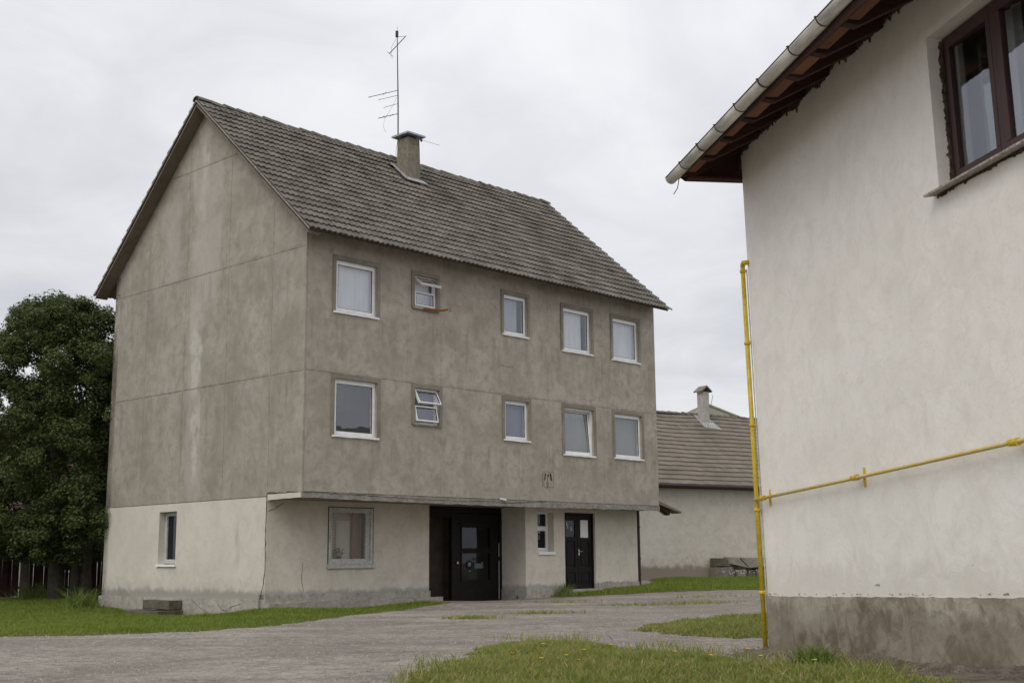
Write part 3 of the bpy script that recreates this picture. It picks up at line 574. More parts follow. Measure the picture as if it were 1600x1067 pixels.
# windows
def rot_pt(p, pivot, ax, ang):
    return Matrix.Rotation(ang, 3, ax) @ (Vector(p) - Vector(pivot)) + Vector(pivot)
def upper_window(w, cloth_m, style):
    a0, a1, z0, z1 = w; h = hole(w)
    s_ = MB(); e = .032
    s_.prism(jag([(a0, z0), (a0 + .09, z0), (a0 + .09, z1 - .10), (a1 - .09, z1 - .10), (a1 - .09, z0), (a1, z0), (a1, z1), (a0, z1)], .003, .3), -e, .02, lambda a, b, d: (a, d, b))
    win = MB(); frame(win, h[0], h[1], h[2], h[3], .055, FX, .055, .125)
    win = win.build('window', M['pvc'], house)
    s_.build('surround', M['surround'], win)
    sl = MB(); n = 8; pf = [(h[0] - .06 + (h[1] - h[0] + .12) * i / n, z0 - .035 + random.uniform(-.008, .006)) for i in range(n + 1)] + [(h[1] + .06, z0 + .004), (h[0] - .06, z0 + .004)]
    sl.prism(pf, -.045, .10, lambda a, b, d: (a, d, b)); sl.build('sill', M['pvc'] if style != 'hopper' else M['surround'], win)
    i0, i1, j0, j1 = h[0] + .045, h[1] - .045, h[2] + .045, h[3] - .045
    def sash(a0, a1, z0, z1, wd, pivot=None, ax='X', ang=0, gm='glass', d=.045):
        m = MB(); frame(m, a0, a1, z0, z1, wd, FX, d, d + .055); q = MB(); q.prism([(a0 + wd - .006, z0 + wd - .006), (a1 - wd + .006, z0 + wd - .006), (a1 - wd + .006, z1 - wd + .006), (a0 + wd - .006, z1 - wd + .006)], d + .02, d + .032, FX)
        k = MB(); frame(k, a0 + wd - .004, a1 - wd + .004, z0 + wd - .004, z1 - wd + .004, .008, FX, d - .002, d + .018)
        if pivot:
            for b in (m, q, k): b.v = [tuple(rot_pt(p, pivot, ax, ang)) for p in b.v]
        o = m.build('sash', M['pvc'], win); q.build('pane', M[gm], win); k.build('gasket', M['seal'], win)
    if style == 'plain': sash(i0, i1, j0, j1, .06)
    elif style == 'tilt': sash(i0, i1, j0, j1, .06, (0, .09, j0), 'X', -R(4.5), d=.06)
    elif style == 'small':                # side-hung sash beside a slim fixed strip
        sash(i0, i1, j0, j1, .055)
    elif style == 'hopper':               # two top-hung lights
        zm = j0 + (j1 - j0) * .52
        big = w[2] > 6
        sash(i0, i1, zm, j1, .035, (0, .045, j1), 'X', -R(30 if not big else 55), d=.03)
        sash(i0, i1, j0 + .02, zm, .04, (0, .045, zm), 'X', -R(13 if not big else 3), d=.03)
    c = MB(); cu_ = UW.index(w) if w in UW else 9; wavy(c, h[0] - .1, h[1] + (.1 if cu_ not in (2, 3) else -.22), h[2] - .05, h[3] + .05, FX, .17 if style != 'hopper' else .26, .009 if cloth_m != 'curtain_grey' else .002, .42); c.build('curtain', M[cloth_m], win)
    return win
for w, c, s_ in zip(UW, ('curtain_white', 'curtain_white', 'curtain_sky_mid', 'curtain_white', 'curtain_white'), ('plain', 'hopper', 'small', 'plain', 'plain')): upper_window(w, c, s_)  # cloth colours behind the panes include painted sky reflection
for w, c, s_ in zip(LW, ('dark_room', 'curtain_sky_blue', 'curtain_sky_blue', 'curtain_grey', 'curtain_grey'), ('plain', 'hopper', 'small', 'tilt', 'plain')): upper_window(w, c, s_)  # first is no curtain: a dark sheet painting the unlit room; blues paint mirrored sky
# gable ground-floor window
h = GWH; win = MB(); frame(win, h[0], h[1], h[2] + .03, h[3], .06, FY, .17, .24); win = win.build('window', M['pvc_dirty'], house)
k = MB(); frame(k, h[0] + .05, h[1] - .05, h[2] + .08, h[3] - .05, .045, FY, .16, .23); k.build('sash', M['pvc_dirty'], win)
pane(win, h[0] + .08, h[1] - .08, h[2] + .1, h[3] - .08, FY, .20, M['glass_dim'])
wavy(MB(), h[0], h[1], h[2], h[3], FY, .4, .03, .1).build('curtain', M['curtain_grey'], win)
strip2 = MB(); strip2.prism(jag([(h[0] - .05, h[2] - .05), (h[1] + .02, h[2] - .05), (h[1] + .02, h[2] + .012), (h[0] - .05, h[2] + .012)], .008), -.05, .17, lambda a, b, d: (d, a, b)); strip2.build('sill', M['pvc'], win)
# front ground-floor window with blind and plant
h = FWH; d = W1_; win = MB(); frame(win, h[0] + .02, h[1] - .02, h[2] + .06, h[3] - .02, .07, FX, d - .015, d + .07); win = win.build('window', M['pvc_dirty'], house)
k = MB(); frame(k, h[0], h[1], h[2], h[3], .02, FX, d - .012, d + .1); k.build('gasket', M['seal'], win)
k = MB(); frame(k, h[0] + .08, h[1] - .17, h[2] + .13, h[3] - .08, .05, FX, d + .01, d + .08); k.box(h[1] - .165, h[1] - .095, d + .015, d + .07, h[2] + .13, h[3] - .09); k.build('sash', M['pvc_dirty'], win)
pane(win, h[0] + .12, h[1] - .21, h[2] + .17, h[3] - .12, FX, d + .04, M['glass'])
MB().box(h[0] - .02, h[1] + .03, d - .06, d + .06, h[2] - .04, h[2] + .055).build('sill', M['pvc_dirty'], win, bevel=.008)
quad(MB(), h[0], h[1] - .3, h[2], h[3], FX, d + .30).build('blind', M['blind'], win)
wavy(MB(), h[1] - .48, h[1] - .2, h[2], h[3], FX, d + .22, .03, .1).build('curtain', M['curtain_orange'], win)
quad(MB(), h[0] + .45, h[0] + .86, h[2] + .1, h[3] - .3, FX, d + .27).build('curtain', M['curtain_cream'], win)
kb = MB()
for i in range(40):
    a = random.uniform(0, 6.28); r_ = random.uniform(.02, .2); x0, z0 = h[0] + .45 + r_ * math.cos(a), h[2] + .26 + abs(r_ * math.sin(a)) * .8
    kb.add([(x0, d + .15, z0), (x0 + .05, d + .17, z0 + .02), (x0 + .02, d + .14, z0 + .05)], [(0, 1, 2)])
pl = thing('house_plant', (*HA, 0), TH, 'small leafy plant on the inside sill of the blinded ground floor window', 'plant')
kb.build('foliage', M['leaf'], pl); MB().tube([(h[0] + .45, d + .15, h[2] + .12), (h[0] + .45, d + .15, h[2] + .25)], [.05, .065], 10).build('pot', M['rust'], pl)
# small shop-side window with transom, deep reveal
h = SWH; d = W2_ + .22; win = MB(); frame(win, h[0] - .02, h[1] + .0, h[2] + .04, h[3] + .02, .06, FX, d, d + .07); win.box(h[0], h[1], d - .004, d + .074, 2.02, 2.09)
win = win.build('window', M['pvc'], house)
k = MB(); frame(k, h[0] + .05, h[1] - .05, h[2] + .09, 2.02, .05, FX, d - .02, d + .05); k.build('sash', M['pvc'], win)
pane(win, h[0] + .06, h[1] - .06, h[2] + .1, 2.0, FX, d + .02, M['glass']); pane(win, h[0] + .03, h[1] - .05, 2.10, h[3] - .01, FX, d + .03, M['glass_dim'])
quad(MB(), h[0] + .1, h[1] - .1, h[2] + .14, 1.97, FX, d + .017).build('black_poster', M['black_paint'], win)
quad(MB(), h[0], h[1], 2.05, h[3] + .02, FX, d + .12).build('curtain', M['curtain_cream'], win)
MB().box(h[0] + .01, h[1] + .02, W2_ - .045, d, h[2] - .04, h[2] + .035).build('sill', M['pvc'], win, bevel=.006)
def text(body, loc, size, rotz, m, parent, name='lettering'):
    cu = bpy.data.curves.new(name, 'FONT'); cu.body = body; cu.size = size; cu.extrude = .001; cu.align_x = 'CENTER'; cu.align_y = 'CENTER'; cu.materials.append(m)
    tmp = bpy.data.objects.new(name, cu); me = bpy.data.meshes.new_from_object(tmp); bpy.data.objects.remove(tmp)
    o = link(name, me, parent); o.location = loc; o.rotation_euler = (R(90), 0, rotz); return o
text('PL', ((h[0] + h[1]) / 2, d + .012, 1.93), .085, 0, M['pvc'], win)
text('U S\n# 2', ((h[0] + h[1]) / 2 - .02, d + .012, 1.80), .06, 0, M['pvc_dirty'], win)

# double leaf black door
dr = MB(); a0, a1, z0, z1 = DH; d = W2_ + .10
frame(dr, a0, a1, z0, z1, .05, FX, d - .03, d + .06, bot=0); dr = dr.build('door', M['black_paint'], house)
for s_, (p, q) in enumerate(((a0 + .05, (a0 + a1) / 2 - .006), ((a0 + a1) / 2 + .006, a1 - .05))):
    lf = MB(); gl = (p + .12, q - .12, 1.80, 2.28) if s_ else (p + .10, q - .10, 1.82, 2.26)
    wall(lf, p, q, z0 + .01, z1 - .055, [gl, (p + .10, q - .10, 1.0, 1.70), (p + .10, q - .10, .55, .86)], FX, d, d + .045, step=9)
    lf = lf.build('door_leaf', M['black_paint'], dr, bevel=.004)
    k = MB(); k.box(p + .09, q - .09, d + .022, d + .04, .54, 1.71); k.box(p + .15, q - .15, d + .008, d + .03, 1.06, 1.64); k.box(p + .15, q - .15, d + .008, d + .03, .60, .81); k.build('door_panel', M['black_paint'], dr, bevel=.006)
    pane(dr, gl[0] - .005, gl[1] + .005, gl[2] - .005, gl[3] + .005, FX, d + .02, M['glass_dim'] if not s_ else M['curtain_white'])
    if not s_:
        quad(MB(), gl[0], gl[1], gl[2], gl[3], FX, d + .035).build('door_panel', M['black_paint'], dr)
        k = MB(); k.prism([(gl[0] + .02, 2.2), (gl[0] + .06, 2.21), (gl[0] + .13, 2.05), (gl[0] + .10, 2.03)], d + .012, d + .018, FX); k.prism([(gl[0] + .22, 1.98), (gl[0] + .27, 1.98), (gl[0] + .28, 2.08), (gl[0] + .21, 2.1)], d + .012, d + .018, FX); k.build('sticker', M['pvc_dirty'], dr)
mx_ = (a0 + a1) / 2; k = MB(); k.box(mx_ + .02, mx_ + .06, d - .012, d, 1.32, 1.48); k.tube([(mx_ + .04, d, 1.42), (mx_ + .04, d - .05, 1.42), (mx_ + .13, d - .05, 1.42)], .011, 6); k.build('handle', M['steel'], dr)
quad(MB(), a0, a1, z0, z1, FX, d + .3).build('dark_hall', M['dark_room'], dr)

# recessed gateway with the glazed gate
d = 1.60; GA, GB_ = 4.84, UR
gt = MB(); gt.box(GA, GB_, d, d + .12, 2.42, ZB - .06); gt.box(GA, GA + .06, d, d + .1, .1, 2.42); gt.box(5.90, 6.02, d - .01, d + .1, .1, 2.42); gt.box(GB_ - .10, GB_, d - .01, d + .1, .1, 2.42); gt = gt.build('gate', M['black_paint'], house)
MB().box(GA + .06, 5.95, d + .35, d + .39, .1, 2.38).build('gate_board', M['gate_board'], gt); MB().box(5.93, 5.97, d + .1, d + .35, .1, 2.42).build('gate_board', M['gate_board'], gt)
MB().box(GA + .06, 5.90, d + .0, d + .09, 2.30, 2.42).build('gate_rail', M['black_paint'], gt)
lf = MB(); wall(lf, 6.03, GB_ - .11, .14, 2.41, [(6.27, 7.30, 1.52, 2.05), (6.27, 7.30, .71, 1.39)], FX, d + .01, d + .06, step=9); lf.build('gate_leaf', M['black_paint'], gt, bevel=.005)
for z0, z1 in ((1.52, 2.05), (.71, 1.39)):
    pane(gt, 6.26, 7.31, z0 - .01, z1 + .01, FX, d + .035, M['glass_dim'])
k = MB(); frame(k, 6.24, 7.33, 1.49, 2.08, .03, FX, d - .008, d + .012); frame(k, 6.24, 7.33, .68, 1.42, .03, FX, d - .008, d + .012); k.box(6.2, 7.36, d - .02, d + .01, 2.12, 2.17); k.build('glazing_bead', M['black_paint'], gt)
k = MB(); wavy(k, 6.2, 7.0, .5, 2.2, FX, d + .35, .02, .2); k.build('curtain', M['curtain_sky_blue'], gt)
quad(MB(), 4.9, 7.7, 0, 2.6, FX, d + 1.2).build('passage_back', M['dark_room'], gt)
k = MB(); ring = [(6.56 + .11 * math.cos(i * math.pi / 8), 1.10 + .11 * math.sin(i * math.pi / 8)) for i in range(16)]; k.prism(ring, d + .024, d + .029, FX); k.build('sticker', M['black_paint'], gt)
k = MB(); ring = [(6.56 + .06 * math.cos(i * math.pi / 8), 1.11 + .06 * math.sin(i * math.pi / 8)) for i in range(16)]; k.prism(ring, d + .018, d + .023, FX); k.prism([(6.53, .96), (6.59, .96), (6.58, .92), (6.54, .92)], d + .018, d + .023, FX); k.build('sticker', flat('grey_sticker', (.22, .22, .21), .6), gt)
k = MB(); k.prism([(6.73, 1.0), (7.05, 1.0), (7.05, 1.17), (7.0, 1.17), (6.98, 1.13), (6.73, 1.14)], d + .018, d + .023, FX); k.build('sticker', flat('dim_green_sticker', (.10, .14, .13), .5), gt)
MB().tube([(6.10, d - .005, 1.15), (6.10, d - .03, 1.15)], .03, 10).build('lock', M['steel'], gt)
MB().box(GB_ - .125, GB_ - .112, d - .02, d - .005, .2, 1.2).box(GB_ - .125, GB_ - .112, d - .02, d - .005, 1.3, 1.65).build('edge_strip', M['pvc_dirty'], gt)

# roof: deck, verge slabs, tiles, ridge
RO, XR, EO = .35, .11, .59
roof = MB()
for s_ in (-1, 1):
    yy = lambda k: G / 2 + s_ * k
    k1 = G / 2 + EO - .12
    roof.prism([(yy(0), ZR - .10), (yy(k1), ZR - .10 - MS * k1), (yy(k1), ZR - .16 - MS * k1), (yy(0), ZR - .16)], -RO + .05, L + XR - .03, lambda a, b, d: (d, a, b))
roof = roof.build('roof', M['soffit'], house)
for s_ in (-1, 1):
    edges = [0, .9, 1.9, 2.9, 3.85, 4.75] if s_ > 0 else [0, 1.6, 3.2, 4.75]
    for a, b in zip(edges[:-1], edges[1:]):
        b -= .012; th = .05 + random.uniform(0, .01)
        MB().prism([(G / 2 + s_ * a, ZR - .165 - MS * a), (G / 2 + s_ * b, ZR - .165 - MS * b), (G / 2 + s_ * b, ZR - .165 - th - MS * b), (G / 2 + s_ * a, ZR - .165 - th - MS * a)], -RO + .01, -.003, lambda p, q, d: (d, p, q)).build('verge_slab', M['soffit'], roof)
    MB().prism([(G / 2 + s_ * .0, ZR - .06), (G / 2 + s_ * 4.80, ZR - .06 - MS * 4.80), (G / 2 + s_ * 4.80, ZR - .10 - MS * 4.80), (G / 2 + s_ * 0, ZR - .10)], -RO - .012, -RO + .012, lambda p, q, d: (d, p, q)).build('verge_board', M['edge_concrete'], roof)
def tile_geo(TW, TL, waves, amp, th=.022, seg=4):
    n = waves * seg; v = []
    for i in range(n + 1):
        x = TW * i / n; c_ = amp * (abs(math.sin(math.pi * waves * (x / TW) + .6)) * 1.6 - .8)
        v += [(x, 0, c_ + .052), (x, TL + .05, c_ + .004), (x, 0, c_ + .052 - th)]
    f = []
    for i in range(n): a = 3 * i; f += [(a, a + 3, a + 4, a + 1), (a, a + 2, a + 5, a + 3)]
    f += [(0, 1, 2), (3 * n, 3 * n + 2, 3 * n + 1)]
    return np.array(v), f
TW, NR = .30, 20; SL = (G / 2 + EO) / math.cos(math.atan(MS)); TLn = (SL - .10) / NR
tv, tf = tile_geo(TW, TLn, 2, .026, .03)
tile_me = bpy.data.meshes.new('tile'); tile_me.from_pydata(tv.tolist(), [], tf); tile_me.materials.append(M['tile'])
ANG = math.atan(MS)
def tile_matrix(u, k, s_, jit=1):           # k: distance down the slope from the ridge to the tile's lower edge
    y = G / 2 + s_ * k * math.cos(ANG); z = ZR - .06 - k * math.sin(ANG)
    up = Vector((0, -s_ * math.cos(ANG), math.sin(ANG))); xa = Vector((1, 0, 0)); na = xa.cross(up) if s_ < 0 else up.cross(xa)
    if na.z < 0: na = -na
    m = Matrix((xa, up, na)).transposed().to_4x4(); m.translation = Vector((u, y, z))
    return m @ Matrix.Rotation(R(random.gauss(0, .45) * jit), 4, 'Z') @ Matrix.Rotation(R(random.gauss(0, .5) * jit), 4, 'X') @ Matrix.Translation((random.gauss(0, .003), random.gauss(0, .006), abs(random.gauss(0, .003))))
NC = int(round((L + XR + RO) / TW)); cells = []
RH = Matrix.Rotation(TH, 4, 'Z'); RH.translation = Vector((*HA, 0))
camp = Vector((0, 0, 1.2))
for r_ in range(NR):
    for c_ in range(NC):
        u = -RO + c_ * (L + XR + RO) / NC; k = SL - (r_) * TLn
        m = tile_matrix(u, k, -1); m[2][3] += -.035 * math.sin(math.pi * (r_ / NR)) * math.sin(math.pi * u / L)      # slight sag
        if 5.55 < u + .15 < 6.2 and 2.95 < G / 2 - (k - TLn / 2) * math.cos(ANG) < 3.7: continue
        cells.append((((RH @ m).translation - camp).length, m))
cells.sort(key=lambda t_: t_[0])
for dist, m in cells[:300]:
    o = bpy.data.objects.new('tile', tile_me); COL.objects.link(o); o.parent = roof; o.matrix_local = m
V = []; Fq = []
def bake(ms, tv, tf):
    V = []; Fq = []
    for m in ms:
        b = len(V); A3 = np.array(m.to_3x3()); T3 = np.array(m.translation); V += (tv @ A3.T + T3).tolist(); Fq += [tuple(b + i for i in f) for f in tf]
    return V, Fq
V, Fq = bake([m for _, m in cells[300:]], tv, tf)
me = bpy.data.meshes.new('tiles'); me.from_pydata(V, [], Fq); me.materials.append(M['tile']); tag(link('tiles', me, roof), kind='stuff')
V, Fq = bake([tile_matrix(-RO + c_ * (L + XR + RO) / NC + TW, SL - r_ * TLn, 1) @ Matrix.Scale(-1, 4, (1, 0, 0)) for r_ in range(NR) for c_ in range(NC)], tv, tf)
me = bpy.data.meshes.new('rear_tiles'); me.from_pydata(V, [], Fq); me.materials.append(M['tile']); tag(link('rear_tiles', me, roof), kind='stuff')
rv = []; nr = 8
for i, (y_, s_) in enumerate(((0, 1.0), (.42, .86))):
    for k in range(nr + 1):
        a = math.pi * (k / nr); rv.append((y_, -.145 * s_ * math.cos(a), .115 * s_ * math.sin(a) ** .8 - .045))
rf = [(k, k + 1, k + nr + 2, k + nr + 1) for k in range(nr)]
n0 = len(rv); rv += [(p[0], p[1] * .85, p[2] - .02) for p in rv[:nr + 1]]; rf += [(k, n0 + k, n0 + k + 1, k + 1) for k in range(nr)]
rme = bpy.data.meshes.new('ridge_tile'); rme.from_pydata(rv, [], rf); rme.materials.append(M['ridge'])
NRG = 33
for i in range(NRG):
    u = -RO - .02 + i * (L + XR + RO + .02) / NRG; o = bpy.data.objects.new('ridge_tile', rme); COL.objects.link(o); o.parent = roof
    o.matrix_local = Matrix.Translation((u, G / 2 + random.gauss(0, .01), ZR - .035 + random.gauss(0, .008) - .03 * math.sin(math.pi * i / NRG))) @ Matrix.Rotation(R(random.gauss(0, 1.2) + (-3 if i == 0 else 0) + 2.0), 4, 'Y') @ Matrix.Rotation(R(random.gauss(0, 1)), 4, 'X')
k = MB(); n = 90; pf = []
for s_ in (-1, 1):
    pp = []
    for i in range(n + 1): pp.append((-RO + (L + XR + RO) * i / n, .16 + random.uniform(0, .035)))
    for i in range(n):
        (u0, a_), (u1, b_) = pp[i], pp[i + 1]
        k.add([(u0, G / 2, ZR - .0), (u1, G / 2, ZR - .0), (u1, G / 2 + s_ * b_, ZR - .005 - MS * b_), (u0, G / 2 + s_ * a_, ZR - .005 - MS * a_)], [(0, 1, 2, 3)])
k.build('ridge_mortar', M['ridge'], roof)
# chimney
cu0, cu1, cw0, cw1, czt = 5.67, 6.10, 3.12, 3.57, 12.86
ch = MB(); b0 = [(cu0 - .03, cw0 - .03), (cu1 + .04, cw0 - .03), (cu1 + .04, cw1 + .03), (cu0 - .03, cw1 + .03)]; b1 = [(cu0, cw0), (cu1, cw0), (cu1, cw1), (cu0, cw1)]
ch.add([(x, y, 11.2) for x, y in b0] + [(x, y, czt) for x, y in b1], [(0, 1, 2, 3), (4, 5, 6, 7), (0, 1, 5, 4), (1, 2, 6, 5), (2, 3, 7, 6), (3, 0, 4, 7)])
ch = ch.build('chimney', M['chimney'], roof, bevel=.01)
k = MB(); k.box(cu0 + .06, cu1 - .06, cw0 + .06, cw1 - .06, czt, czt + .05); k.build('flue', M['seal'], ch) if False else k.build('flue', M['seal'], roof)
e = .12; k = MB(); k.add([(cu0 - e, cw0 - e, czt + .06), (cu1 + e, cw0 - e, czt + .06), (cu1 + e, cw1 + e, czt + .06), (cu0 - e, cw1 + e, czt + .06), (cu0 - e, cw0 - e, czt + .11), (cu1 + e, cw0 - e, czt + .11), (cu1 + e, cw1 + e, czt + .11), (cu0 - e, cw1 + e, czt + .11), ((cu0 + cu1) / 2, (cw0 + cw1) / 2, czt + .23)],
    [(0, 1, 2, 3), (0, 1, 5, 4), (1, 2, 6, 5), (2, 3, 7, 6), (3, 0, 4, 7), (4, 5, 8), (5, 6, 8), (6, 7, 8), (7, 4, 8)]); k.build('chimney_cap', M['zinc'], roof)
k = MB(); rz = lambda w: roof_z(w) + .03
def fl(pts): k.prism([(p[0], p[1]) for p in pts], 0, .02, lambda a, b, d: (a, b, rz(b) + d))
fl([(cu0 - .16, cw0 - .15), (cu1 + .20, cw0 - .15), (cu1 + .07, cw0 - .02), (cu0 - .04, cw0 - .02)]); fl([(cu0 - .18, cw0 - .15), (cu0 - .045, cw0 - .02), (cu0 - .045, cw1 + .04), (cu0 - .16, cw1 + .1)]); k.build('flashing', M['flash'], roof)

# ------------------------------------------------------------------ things on and against the grey house
def hpt(u, w, z): p = RH @ Vector((u, w, z)); return (p.x, p.y, p.z)
mast = thing('tv_antenna', hpt(5.74, 3.62, 12.75), 0, 'tall thin television antenna mast with bent rods beside the roof chimney', 'antenna')
H = 3.25; MB().tube([(0, 0, -.5), (-.01, 0, 1.2), (-.03, 0, 2.2), (-.05, 0, H)], [.022, .022, .018, .014], 6).build('mast', M['antenna'], mast)
MB().tube([(-.05, 0, H), (-.05, 0, H + .28)], .008, 5).build('tip_rod', M['pvc_dirty'], mast)
MB().box(-.10, -.02, -.04, .04, H - .02, H + .16).build('amplifier_box', M['seal'], mast, bevel=.01)
bd = Vector((-.87, .5, 0)); cd = Vector((.45, -.89, 0))
def boom(z, L1, L0=.0, els=(), droop=0, r=.010, name='boom'):
    MB().tube([bd * -L0 + Vector((-.03, 0, z)), bd * L1 + Vector((-.03, 0, z - droop))], r, 5).build(name, M['antenna'], mast)
    for q, l in els:
        c0 = bd * q + Vector((-.03, 0, z - droop * q / L1)); MB().tube([c0 - cd * l, c0 + cd * l], .006, 5).build('element', M['antenna'], mast)
MB().tube([cd * -.62 + Vector((-.05, 0, H - .28)), cd * .62 + Vector((-.05, 0, H - .26))], .013, 5).build('boom', M['antenna'], mast)
MB().tube([(-.05, 0, H - .02), (.22, .05, H + .03)], .006, 4).build('element', M['antenna'], mast)
MB().tube([(-.08, 0, H - .08), (-.2, .0, H - .3), (-.23, 0, H - .62), (-.17, .05, H - .66)], .004, 4).build('cable', M['antenna'], mast)
MB().tube([(-.35, .1, H - .42), (-.15, 0, H - .62)], .006, 4).build('element', M['antenna'], mast)
boom(1.62, 1.02, els=[(.45, .12), (.98, .04)]); boom(1.47, .66, els=[(.62, .03)], r=.007); boom(1.22, .48, droop=.02, r=.007)
boom(.92, .66, els=[(.2, .10), (.4, .14), (.5, .10), (.62, .05)])
MB().tube([(-.04, 0, 1.42), (-.2, .1, 1.15), (-.42, .2, .82), (-.44, .2, .62), (-.38, .2, .45)], .004, 4).build('cable', M['antenna'], mast)
MB().tube([(-.02, 0, .1), (-.06, 0, -.2), (-.04, 0, -.6)], .005, 4).build('cable', M['rust'], mast)
rd = thing('chimney_aerial', hpt(cu1 + .06, cw0, czt), TH, 'thin wire aerial sticking out right of the roof chimney', 'antenna')
MB().tube([(0, 0, 0), (.12, .0, .02), (.62, -.1, -.02)], .005, 4).build('rod', M['antenna'], rd); MB().box(-.02, .03, -.02, .02, -.03, .03).build('clamp', M['seal'], rd)

br = thing('rusty_bracket', hpt(3.55, -.05, 7.14), TH, 'rusty iron rod bracket sticking out below the open upper window', 'bracket')
MB().tube([(-.12, 0, .03), (.06, -.12, .0), (.24, -.24, .0), (.36, -.34, .02)], [.024, .030, .024, .028], 6).build('rod', M['rust'], br); MB().tube([(.02, -.08, -.01), (.16, -.18, -.035), (.32, -.3, -.01)], .012, 5).build('rod', M['rust'], br)
MB().tube([(.36, -.34, .02), (.41, -.38, .05), (.43, -.39, .0), (.38, -.35, -.03)], .012, 5).build('hook', M['rust'], br)
em = thing('house_emblem', hpt(7.86, 0, 3.30), TH, 'worn square emblem painted dark red with rust runs on the grey facade', 'emblem')
k = MB(); frame(k, -.18, .20, -.24, .17, .012, FX, -.006, .01); k.build('incised_border', M['surround'], em)
k = MB(); k.prism([(-.155, -.05), (-.12, -.05), (-.10, .12), (-.135, .11)], -.008, .005, FX); k.prism([(.05, .12), (.10, .12), (.14, -.05), (.09, -.06)], -.008, .005, FX)
k.prism([(-.05, .09), (.02, .09), (.03, .05), (-.04, .05)], -.008, .005, FX); k.build('painted_figure', M['emblem_dark'], em)
k = MB(); k.prism([(-.065, -.07), (-.03, -.07), (-.02, .05), (-.045, .06)], -.007, .005, FX); k.prism([(-.085, -.12), (-.05, -.08), (.0, -.12), (-.01, -.22), (-.05, -.27)], -.007, .005, FX); k.prism([(-.25, .12), (-.22, .12), (-.21, -.2), (-.23, -.24)], -.004, .005, FX); k.build('rust_run', M['emblem_rust'], em)
tag(MB().box(-.10, .10, -.05, -.0, -.02, .03).build('white_rag', M['white_scrap'], None, bevel=.01), 'small white scrap caught on the slab edge above the dark gateway', 'rag')
o = bpy.data.objects['white_rag']; o.location = hpt(6.12, -.02, 2.70); o.rotation_euler = (R(8), R(6), TH)
dp = thing('downpipe', hpt(12.62, .85, 0), TH, 'dark brown drainpipe at the right end of the grey house', 'drainpipe')
MB().tube([(0, 0, .2), (0, 0, 2.62)], .07, 12).build('pipe', M['downpipe'], dp)
for z in (.75, 1.2, 2.1): MB().tube([(0, 0, z), (0, 0, z + .035)], .082, 12).build('clamp', M['downpipe'], dp)
cp = thing('broken_canopy', hpt(12.58, .1, 2.75), TH, 'splintered boards of a broken canopy sticking out at the grey house end', 'canopy')
MB().prism([(0, 0), (1.05, -.24), (1.05, -.19), (0, .09)], -.1, .25, FX).build('plank', M['plank_grey'], cp); MB().prism([(0, -.02), (.62, -.30), (.66, -.18), (0, .05)], .0, .18, FX).build('plank', M['rafter'], cp)
MB().tube([(0, 0, -.15), (.3, 0, -.30), (.62, .1, -.30)], .008, 5).build('wire', M['seal'], cp)
# concrete blocks against the gable plinth
wl = lambda y: y
def gableblock(u0, u1, w0, w1, z0, z1, label, m):
    mb = MB(); mb.prism(jag([(w0, z0), (w1, z0), (w1, z1), (w0, z1)], .02, .2), u0, u1, lambda a, b, d: (d, a, b)); o = mb.build('concrete_block', M[m], None, bevel=.015); o.location = (*HA, 0); o.rotation_euler = (0, 0, TH); return tag(o, label, 'block', 'concrete blocks piled at the gable')
gableblock(-.42, -.065, 4.5, 5.7, .13, .35, 'dark mossy concrete block lying on top against the gable plinth', 'old_concrete')
gableblock(-.72, -.07, 4.45, 6.0, -.14, .12, 'long low concrete block at the bottom beneath the mossy block', 'old_concrete')

# ------------------------------------------------------------------ white house on the right
WA = (3.0902, 15.5639); WR = math.atan2(-math.cos(.1892), math.sin(.1892))
WL = (WA[0] + .982 * .075, WA[1] + .188 * .075)
wh = thing('white_house', (*WL, 0), WR, 'whitewashed house with dark damp plinth and deep wooden eaves at right', 'house')
RW = Matrix.Rotation(WR, 4, 'Z'); RW.translation = Vector((*WA, 0))
WH = (4.70, 6.42, 4.53, 6.02); SE = 11.0
mb = MB(); wall(mb, 0, SE, .74, 6.70, [WH], FX, 0, .38, step=.6); mb.build('wall', M['white_wall'], wh)
mb = MB(); wall(mb, .38, 8, .74, 6.70, [], FY, 0, .3, step=2); wall(mb, .38, 8, .74, 6.70, [], FY, SE - .3, SE, step=2); wall(mb, 0, SE, .74, 6.70, [], FX, 8, 8.3, step=4)
mb.prism([(0, 6.55), (8.3, 6.55), (4.15, 8.4)], 0.01, .28, lambda a, b, d: (d, a, b)); mb.build('end_wall', M['white_wall'], wh)
n = 110; pf = [(-.012, -.2), (SE, -.2)] + [(SE - (SE + .012) * i / n, .732 + .024 * (SE - SE * i / n) + random.uniform(-.006, .006)) for i in range(n + 1)]
mb = MB(); mb.prism(pf, -.022, .3, FX); mb.build('plinth', M['white_plinth'], wh)
mb = MB(); mb.box(-.012, .28, .3, 8.32, -.2, .738); mb.build('plinth', M['white_plinth'], wh)
